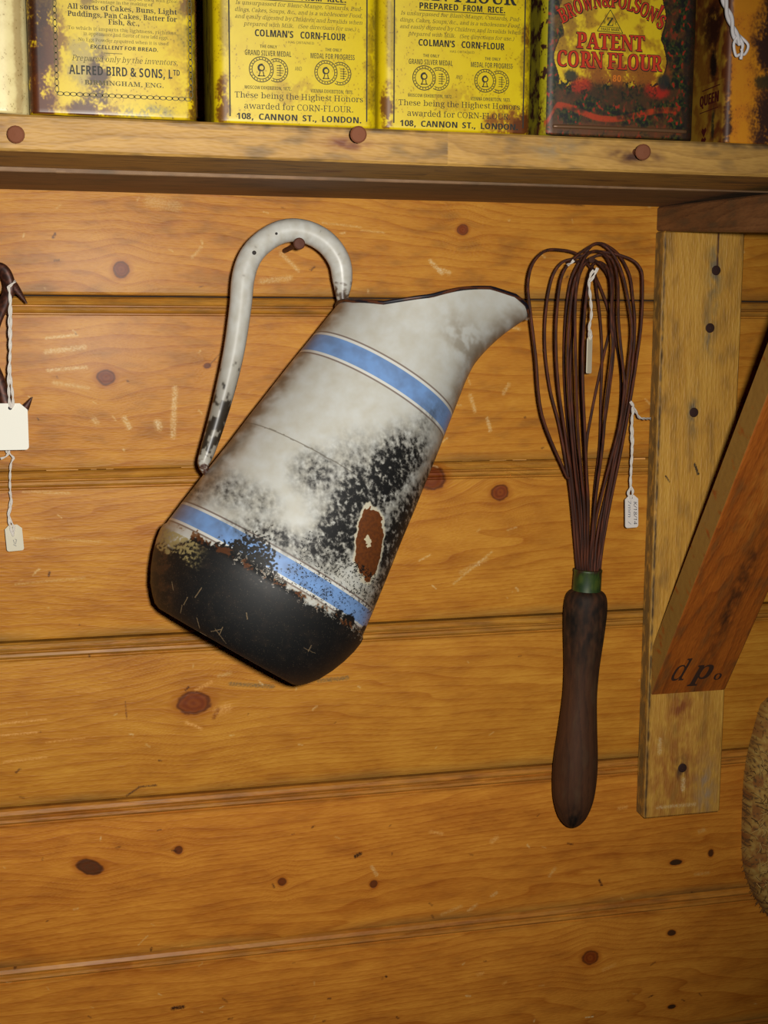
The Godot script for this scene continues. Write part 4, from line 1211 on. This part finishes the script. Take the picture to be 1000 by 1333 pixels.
	print_in(st, "B", SERIF, 700, 88.5 * PX, 91.5 * PX, 145 * PX, 149 * PX, fx)
	print_in(st, "P", SERIF, 700, 104.5 * PX, 107.5 * PX, 145 * PX, 149 * PX, fx)
	print_in(st, "TRADE MARK", SANS, 700, 85 * PX, 112 * PX, 136 * PX, 139.5 * PX, fx)
	obj("trade_mark", st, plain(Color(0.2, 0.2, 0.06), 0.6), t)
	st = begin(false)
	print_in(st, "80", SANS, 700, 104 * PX, 116 * PX, 71.5 * PX, 80 * PX, fx)
	obj("faded_print", st, plain(Color(0.78, 0.42, 0.05), 0.6), t)

func orange_tin(rust: Color, drust: Color) -> void:
	var left := at(945, 110, TIN_Z).x
	var t := thing("orange_tin", "orange tin with dark rust blotches and QUEEN on its side, at the right", "tin", Vector3(left, TIN_Y - 0.001, TIN_Z))
	var w := 0.085
	var dep := 0.06
	var paint := func(x: float, y: float, a: float, b: float, c: Color) -> Color:
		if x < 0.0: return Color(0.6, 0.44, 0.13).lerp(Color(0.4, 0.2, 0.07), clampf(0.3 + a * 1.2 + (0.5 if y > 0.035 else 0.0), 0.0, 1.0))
		return c
	var bl := [[0.027, 0.055, 0.012, 0.02, drust, 1.0, 0.5], [0.028, 0.012, 0.012, 0.018, drust, 1.0, 0.5], [0.03, 0.1, 0.012, 0.03, drust, 1.0, 0.5], [0.04, 0.05, 0.018, 0.12, drust, 0.9, 0.5], [0.001, 0.01, 0.0025, 0.02, drust, 0.9, 0.6], [0.0, 0.05, 0.002, 0.05, rust, 0.8, 0.7], [0.022, 0.034, 0.005, 0.004, Color(0.2, 0.16, 0.05), 0.8, 0.5], [-0.015, 0.045, 0.004, 0.008, Color(0.1, 0.06, 0.04), 0.9, 0.6], [-0.02, 0.065, 0.012, 0.012, drust, 0.9, 0.7], [-0.008, 0.05, 0.002, 0.01, Color(0.6, 0.48, 0.1), 0.7, 0.6], [-0.013, 0.012, 0.002, 0.008, Color(0.16, 0.15, 0.1), 0.8, 0.5], [-0.03, 0.02, 0.01, 0.05, Color(0.62, 0.45, 0.1), 0.5, 0.7]]
	obj("body", tin_body(w, 0.15, dep, 0.004), painted(tin_image(w, 0.15, dep, Color(0.78, 0.5, 0.05), Color(0.66, 0.32, 0.04), bl, 471, paint), 0.5), t)
	var sx := Transform3D(Basis(Vector3.BACK, Vector3.UP, Vector3.LEFT), Vector3(-0.0003, 0, 0))
	var st := begin(false)
	for e in [-0.0004, 0.0, 0.0004]: print_in(st, "QUEEN", SANS, 700, -0.029 + e, -0.007 + e, 0.0222, 0.0294, sx.translated_local(Vector3(0, 0, e * 0.1 + 0.0001)))
	bar(st, Vector2(-0.027, 0.032), Vector2(-0.006, 0.0325), 0.0006, sx)
	bar(st, Vector2(-0.029, 0.02), Vector2(-0.007, 0.0205), 0.0005, sx)
	for q in [[-0.023, 0.0095, 0.003, 0.0035], [-0.023, 0.0045, 0.003, 0.003]]:
		slab(st, PackedVector2Array([Vector2(q[0], q[1] - q[3]), Vector2(q[0] + q[2], q[1]), Vector2(q[0] + q[2] * 0.6, q[1] + q[3] * 0.5), Vector2(q[0], q[1] + q[3] * 0.2), Vector2(q[0] - q[2] * 0.6, q[1] + q[3] * 0.5), Vector2(q[0] - q[2], q[1])]), 0.0001, sx)
	obj("lettering", st, plain(Color(0.3, 0.06, 0.03), 0.6), t)
	# string of a ticket thrown over the tin
	var path := []
	for q in [[930, -60, 0.186], [940, -25, 0.1865], [944, 3, 0.187], [950, 22, 0.187], [955, 38, 0.187], [960, 52, 0.187], [963, 58, 0.187]]: path.append(at(q[0], q[1], q[2]))
	var top := Vector3(path[0].x - 0.002, TIN_Y + 0.151, 0.168)
	path.push_front(top)
	var root := thing("string", "white twisted string end with a frayed knot hanging before the orange tin", "string", top)
	for k in path.size(): path[k] -= top
	st = begin()
	cord(st, spline(path, 10), 0.0011, 0.02, 2)
	obj("cord", st, plain(Color(0.86, 0.84, 0.84), 0.8), root)
	st = begin()
	var e: Vector3 = path[-1]
	for q in [[-0.0025, -0.006, 0.001], [0.0005, -0.0075, 0.0015], [0.003, -0.005, 0.0005], [0.0005, -0.003, 0.002]]:
		tube(st, spline([e + Vector3(-0.001, 0.005, 0), e + Vector3(q[0] * 1.6, 0.0, q[2]), e + Vector3(q[0], q[1], q[2]), e + Vector3(q[0] * 0.2, q[1] * 0.9, q[2])], 5), 0.0008, 6)
	obj("frayed_end", st, plain(Color(0.9, 0.88, 0.88), 0.8), root)

# ---------------------------------------------------------------- rusty hook at the left edge
func iron_hook() -> void:
	var z := 0.018
	var o := at(-45, 440, z)
	var root := thing("iron_hook", "dark rusty iron hook with pointed barbs at the left edge, holding two price tags", "hook", o)
	var wn := noise(15, 3)
	var im := Image.create(32, 128, false, Image.FORMAT_RGB8)
	for y in 128:
		for x in 32:
			im.set_pixel(x, y, Color(0.2, 0.11, 0.085).lerp(Color(0.36, 0.2, 0.14), clampf(0.4 + wn.get_noise_2d(x * 0.2, y * 0.15), 0.0, 1.0)))
	var m := painted(im, 0.5)
	m.metallic = 0.3
	var bend := func(pts: Array, called: String) -> void:
		var c := []
		var r := []
		for q in pts:
			c.append(at(q[0], q[1], z + q[3]) - o)
			r.append(q[2] / 2000.0)
		var st := begin()
		tube(st, spline(c, 6), spline(r, 6), 12, 0.7)
		obj(called, st, m, root)
	bend.call([[-40, 420, 7.0, 0.0], [-22, 400, 7.5, 0.0], [-8, 362, 8.0, 0.002], [-2, 350, 8.5, 0.004], [7, 356, 9.0, 0.005], [12, 374, 9.0, 0.005], [6, 394, 8.0, 0.004], [-1, 412, 6.5, 0.003], [-6, 430, 5.0, 0.002]], "upper_hook")
	bend.call([[10, 362, 6.0, 0.005], [18, 372, 5.6, 0.006], [27, 384, 3.5, 0.008], [35, 395, 0.9, 0.01]], "upper_barb")
	bend.call([[-40, 440, 7.0, 0.0], [-20, 456, 6.0, 0.0], [-6, 480, 6.0, 0.001], [3, 505, 7.0, 0.002], [10, 528, 8.0, 0.003], [20, 541, 7.0, 0.003], [28, 539, 6.0, 0.003]], "lower_hook")
	bend.call([[24, 541, 6.0, 0.003], [32, 532, 5.0, 0.005], [37, 525, 3.0, 0.006], [42, 517, 0.7, 0.007]], "lower_barb")
	bend.call([[-46, 470, 7.0, 0.0], [-42, 440, 8.0, 0.0], [-44, 405, 8.0, 0.0], [-52, 380, 7.0, 0.0]], "stem")
	var nl := obj("nail", nail_shape(0.003, 0.04), m)
	nl.position = at(-50, 372, 0.028)
	tag(nl, "rusty nail holding the iron hook at the far left of the wall", "nail")

# ---------------------------------------------------------------- price tags
func card(w: float, h: float, cut: float, r: float) -> PackedVector2Array:     # hangs down from its top middle; top corners clipped, lower ones rounded
	var p := PackedVector2Array([Vector2(-w / 2 + cut, 0), Vector2(-w / 2, -cut * 0.9)])
	for k in 5:
		var a := PI + PI / 2 * k / 4.0
		p.append(Vector2(-w / 2 + r + cos(a) * r, -h + r + sin(a) * r))
	for k in 5:
		var a := -PI / 2 + PI / 2 * k / 4.0
		p.append(Vector2(w / 2 - r + cos(a) * r, -h + r + sin(a) * r))
	p.append_array([Vector2(w / 2, -cut * 0.9), Vector2(w / 2 - cut, 0)])
	return p

func price_tag(label: String, top: Vector3, w: float, h: float, cut: float, basis_: Basis, c: Color, cords: Array, r: float, sag := 0.004) -> Node3D:
	var root := thing("price_tag", label, "price tag", top, "hanging price tags")
	var xf := Transform3D(basis_, Vector3.ZERO)
	var st := begin(false)
	slab(st, card(w, h, cut, minf(cut * 0.5, 0.002)), 0.0006, xf)
	var paper := plain(c, 0.8)
	obj("card", st, paper, root)
	st = begin(false)
	var hole := PackedVector2Array()
	for k in 12: hole.append(Vector2(cos(TAU * k / 12.0), sin(TAU * k / 12.0)) * minf(w * 0.07, 0.0012) + Vector2(0, -cut * 0.62))
	slab(st, hole, 0.0002, xf.translated_local(Vector3(0, 0, 0.00055)))
	obj("hole", st, plain(Color(0.1, 0.1, 0.13), 0.9), root)
	st = begin()
	for path in cords:
		var pts := []
		for q in path: pts.append(q - top)
		cord(st, spline(pts, 10), r, r * 28.0, 2)
	obj("string", st, plain(Color(0.84, 0.81, 0.77), 0.85), root)
	return root

func tags() -> void:
	var face := Basis.IDENTITY
	# the big blank one at the left
	var top := at(13, 525, 0.032)
	price_tag("large blank white price tag with clipped corners, hung on string from the rusty hook", top, 0.0205, 0.0285, 0.0045, face, Color(0.92, 0.91, 0.86),
		[[at(11, 373, 0.034), at(13, 390, 0.034), at(12, 420, 0.033), at(13, 460, 0.033), at(11, 490, 0.033), at(12, 520, 0.033), at(14, 531, 0.0332)], [at(11, 373, 0.034), at(14, 395, 0.034), at(14, 440, 0.033), at(13, 480, 0.033), at(17, 520, 0.033), at(15, 531, 0.0332)], [at(11, 374, 0.033), at(18, 368, 0.033), at(20, 366, 0.029)]], 0.0005)
	# the small one below it
	top = at(17, 683, 0.012)
	var t := price_tag("small grubby white price tag with pencil scribble, below the large blank tag", top, 0.0105, 0.0168, 0.0028, Basis(Vector3.BACK, 0.06), Color(0.82, 0.79, 0.7),
		[[at(18, 596, 0.011), at(14, 606, 0.011), at(13, 630, 0.011), at(14, 650, 0.011), at(11, 670, 0.0125), at(13, 685, 0.0135), at(17, 698, 0.0135)], [at(13, 640, 0.0115), at(15, 655, 0.012), at(12, 672, 0.0125), at(18, 686, 0.0135), at(17, 697, 0.0135)], [at(1, 597, 0.012), at(8, 594, 0.012), at(12, 587, 0.012), at(8, 583, 0.012)], [at(18, 596, 0.011), at(12, 590, 0.012), at(8, 585, 0.012), at(9, 560, 0.024)]], 0.00042)
	var st := begin(false)
	var fx := Transform3D(Basis(Vector3.BACK, 0.06), Vector3(0, 0, 0.0008))
	for q in [[-0.0008, -0.0095, -0.0002, -0.0122], [0.0002, -0.0092, 0.0012, -0.0096], [0.0012, -0.0096, 0.0004, -0.0125], [-0.001, -0.0125, 0.0008, -0.0138]]: bar(st, Vector2(q[0], q[1]), Vector2(q[2], q[3]), 0.0004, fx)
	obj("pencil_marks", st, plain(Color(0.55, 0.54, 0.52), 0.9), t)
	# the one looped on the whisk, written on
	top = at(822, 644, 0.026)
	var lean := Basis(Vector3.BACK, 0.04)
	t = price_tag("white price tag with blue-black handwriting, hung beside the whisk's wires and the post", top, 0.0098, 0.0232, 0.0034, lean, Color(0.84, 0.81, 0.78),
		[[at(821, 523, 0.036), at(825, 530, 0.034), at(823, 548, 0.03), at(824, 575, 0.028), at(822, 600, 0.027), at(821, 632, 0.0265), at(818, 642, 0.0267), at(821, 649, 0.027)], [at(824, 530, 0.034), at(822, 560, 0.029), at(823, 590, 0.0275), at(821, 628, 0.0268), at(824, 640, 0.0268), at(821, 649, 0.027)], [at(821, 523, 0.036), at(827, 534, 0.034), at(832, 543, 0.03), at(838, 545, 0.027), at(847, 545, 0.016)]], 0.00052)
	st = begin(false)
	fx = Transform3D(lean * Basis(Vector3.BACK, -PI / 2), lean * Vector3(0, -0.0045, 0.0008))
	print_in(st, "K/18/14", SANS, 400, 0.0005, 0.0165, 0.0014, 0.0038, fx, 0.2)
	obj("handwriting", st, plain(Color(0.12, 0.13, 0.2), 0.8), t)
	st = begin(false)
	print_in(st, "7mm  /", SANS, 400, -0.001, 0.016, -0.0028, -0.0006, fx, 0.2)
	obj("handwriting", st, plain(Color(0.38, 0.4, 0.46), 0.8), t)
	# the one inside the whisk, turned edge on
	top = at(767.5, 437, 0.04)
	price_tag("narrow pale price tag seen edge-on, on white string inside the whisk's wires", top, 0.007, 0.025, 0.0024, Basis(Vector3.UP, 0.72), Color(0.86, 0.82, 0.72),
		[[at(773, 352, 0.062), at(769, 358, 0.061), at(767, 370, 0.058), at(769, 390, 0.054), at(770, 410, 0.05), at(767, 428, 0.045), at(768, 441, 0.041)], [at(778, 349, 0.062), at(773, 360, 0.062), at(768, 366, 0.06)], [at(739, 345, 0.05), at(744, 342, 0.054), at(747, 339, 0.055)], [at(767, 428, 0.045), at(770, 436, 0.042), at(768, 442, 0.041)]], 0.00055)

# ---------------------------------------------------------------- fibrous pad at the right edge
func fibre_pad() -> void:
	var o := at(1075, 1062, 0.0)
	var root := thing("fibre_pad", "rough straw-coloured fibrous pad with a bristly dark edge, cut off by the right edge", "pad", o)
	var n := noise(91, 3)
	var outline := []
	for q in [[1000, 922], [986, 972], [979, 1010], [976, 1050], [975, 1085], [976, 1128], [984, 1158], [1000, 1188], [1030, 1222], [1075, 1240], [1120, 1222], [1160, 1170], [1175, 1085], [1168, 1000], [1140, 930], [1095, 890], [1045, 885], [1000, 922]]: outline.append(at(q[0], q[1], 0.012) - o)
	outline = spline(outline, 6)
	var rows := []
	var uvs := []
	for q in [[1.0, 0.001], [1.005, 0.006], [0.995, 0.012], [0.95, 0.017], [0.85, 0.02], [0.7, 0.022], [0.5, 0.023], [0.3, 0.023], [0.1, 0.023], [0.005, 0.023]]:
		var r := PackedVector3Array()
		var u := PackedVector2Array()
		for k in outline.size():
			var p: Vector3 = outline[(outline.size() - 1) - k if false else k] * q[0]
			p.z = q[1] + 0.003 * n.get_noise_2d(p.x * 120.0, p.y * 120.0)
			if q[1] < 0.003: p.z = q[1]
			r.append(p)
			u.append(Vector2(p.x, p.y) * 7.0 + Vector2(0.5, 0.5))
		rows.append(r)
		uvs.append(u)
	var st := begin()
	grid(st, rows, uvs)
	var w := 256
	var im := Image.create(w, w, false, Image.FORMAT_RGB8)
	for y in w:
		for x in w:
			var a := n.get_noise_2d(x * 0.03, y * 0.03)
			var b := n.get_noise_2d(x * 0.15 + 40.0, y * 0.09)
			var c := Color(0.6, 0.42, 0.16).lerp(Color(0.7, 0.58, 0.3), clampf(0.4 + b * 0.8, 0.0, 1.0)).lerp(Color(0.5, 0.28, 0.09), clampf(a * 1.2, 0.0, 0.7))
			c = c.lerp(Color(0.3, 0.24, 0.14), soft(0.35, 0.6, -b) * 0.7)
			im.set_pixel(x, y, c)
	obj("body", st, painted(im, 0.85), root)
	var rng := RandomNumberGenerator.new()
	rng.seed = 4
	st = begin()
	var st2 := begin()
	for k in 700:
		var p: Vector3 = outline[rng.randi() % outline.size()] * sqrt(rng.randf())
		p.z = 0.0215
		var a := rng.randf() * TAU
		var d := Vector3(cos(a), sin(a), 0) * rng.randf_range(0.002, 0.006)
		tube(st if k % 3 else st2, [p - d, p + Vector3(0, 0, rng.randf_range(0.001, 0.003)), p + d + Vector3(rng.randf() - 0.5, rng.randf() - 0.5, 0) * 0.003], 0.00028, 4)
	for k in 260:
		var i := rng.randi() % outline.size()
		var p: Vector3 = outline[i]
		p.z = rng.randf_range(0.004, 0.016)
		var d := Vector3(p.x, p.y, 0).normalized()
		d = (d + Vector3(rng.randf() - 0.5, rng.randf() - 0.5, rng.randf() - 0.3) * 1.3).normalized() * rng.randf_range(0.002, 0.0045)
		tube(st2, [p - d * 0.5, p + d * 0.5, p + d + Vector3(0, -0.0006, 0)], 0.00025, 4)
	var pale := obj("straw_fibres", st, plain(Color(0.74, 0.6, 0.33), 0.8), root)
	pale.set_meta("kind", "stuff")
	var darkf := obj("dark_fibres", st2, plain(Color(0.4, 0.27, 0.12), 0.8), root)
	darkf.set_meta("kind", "stuff")
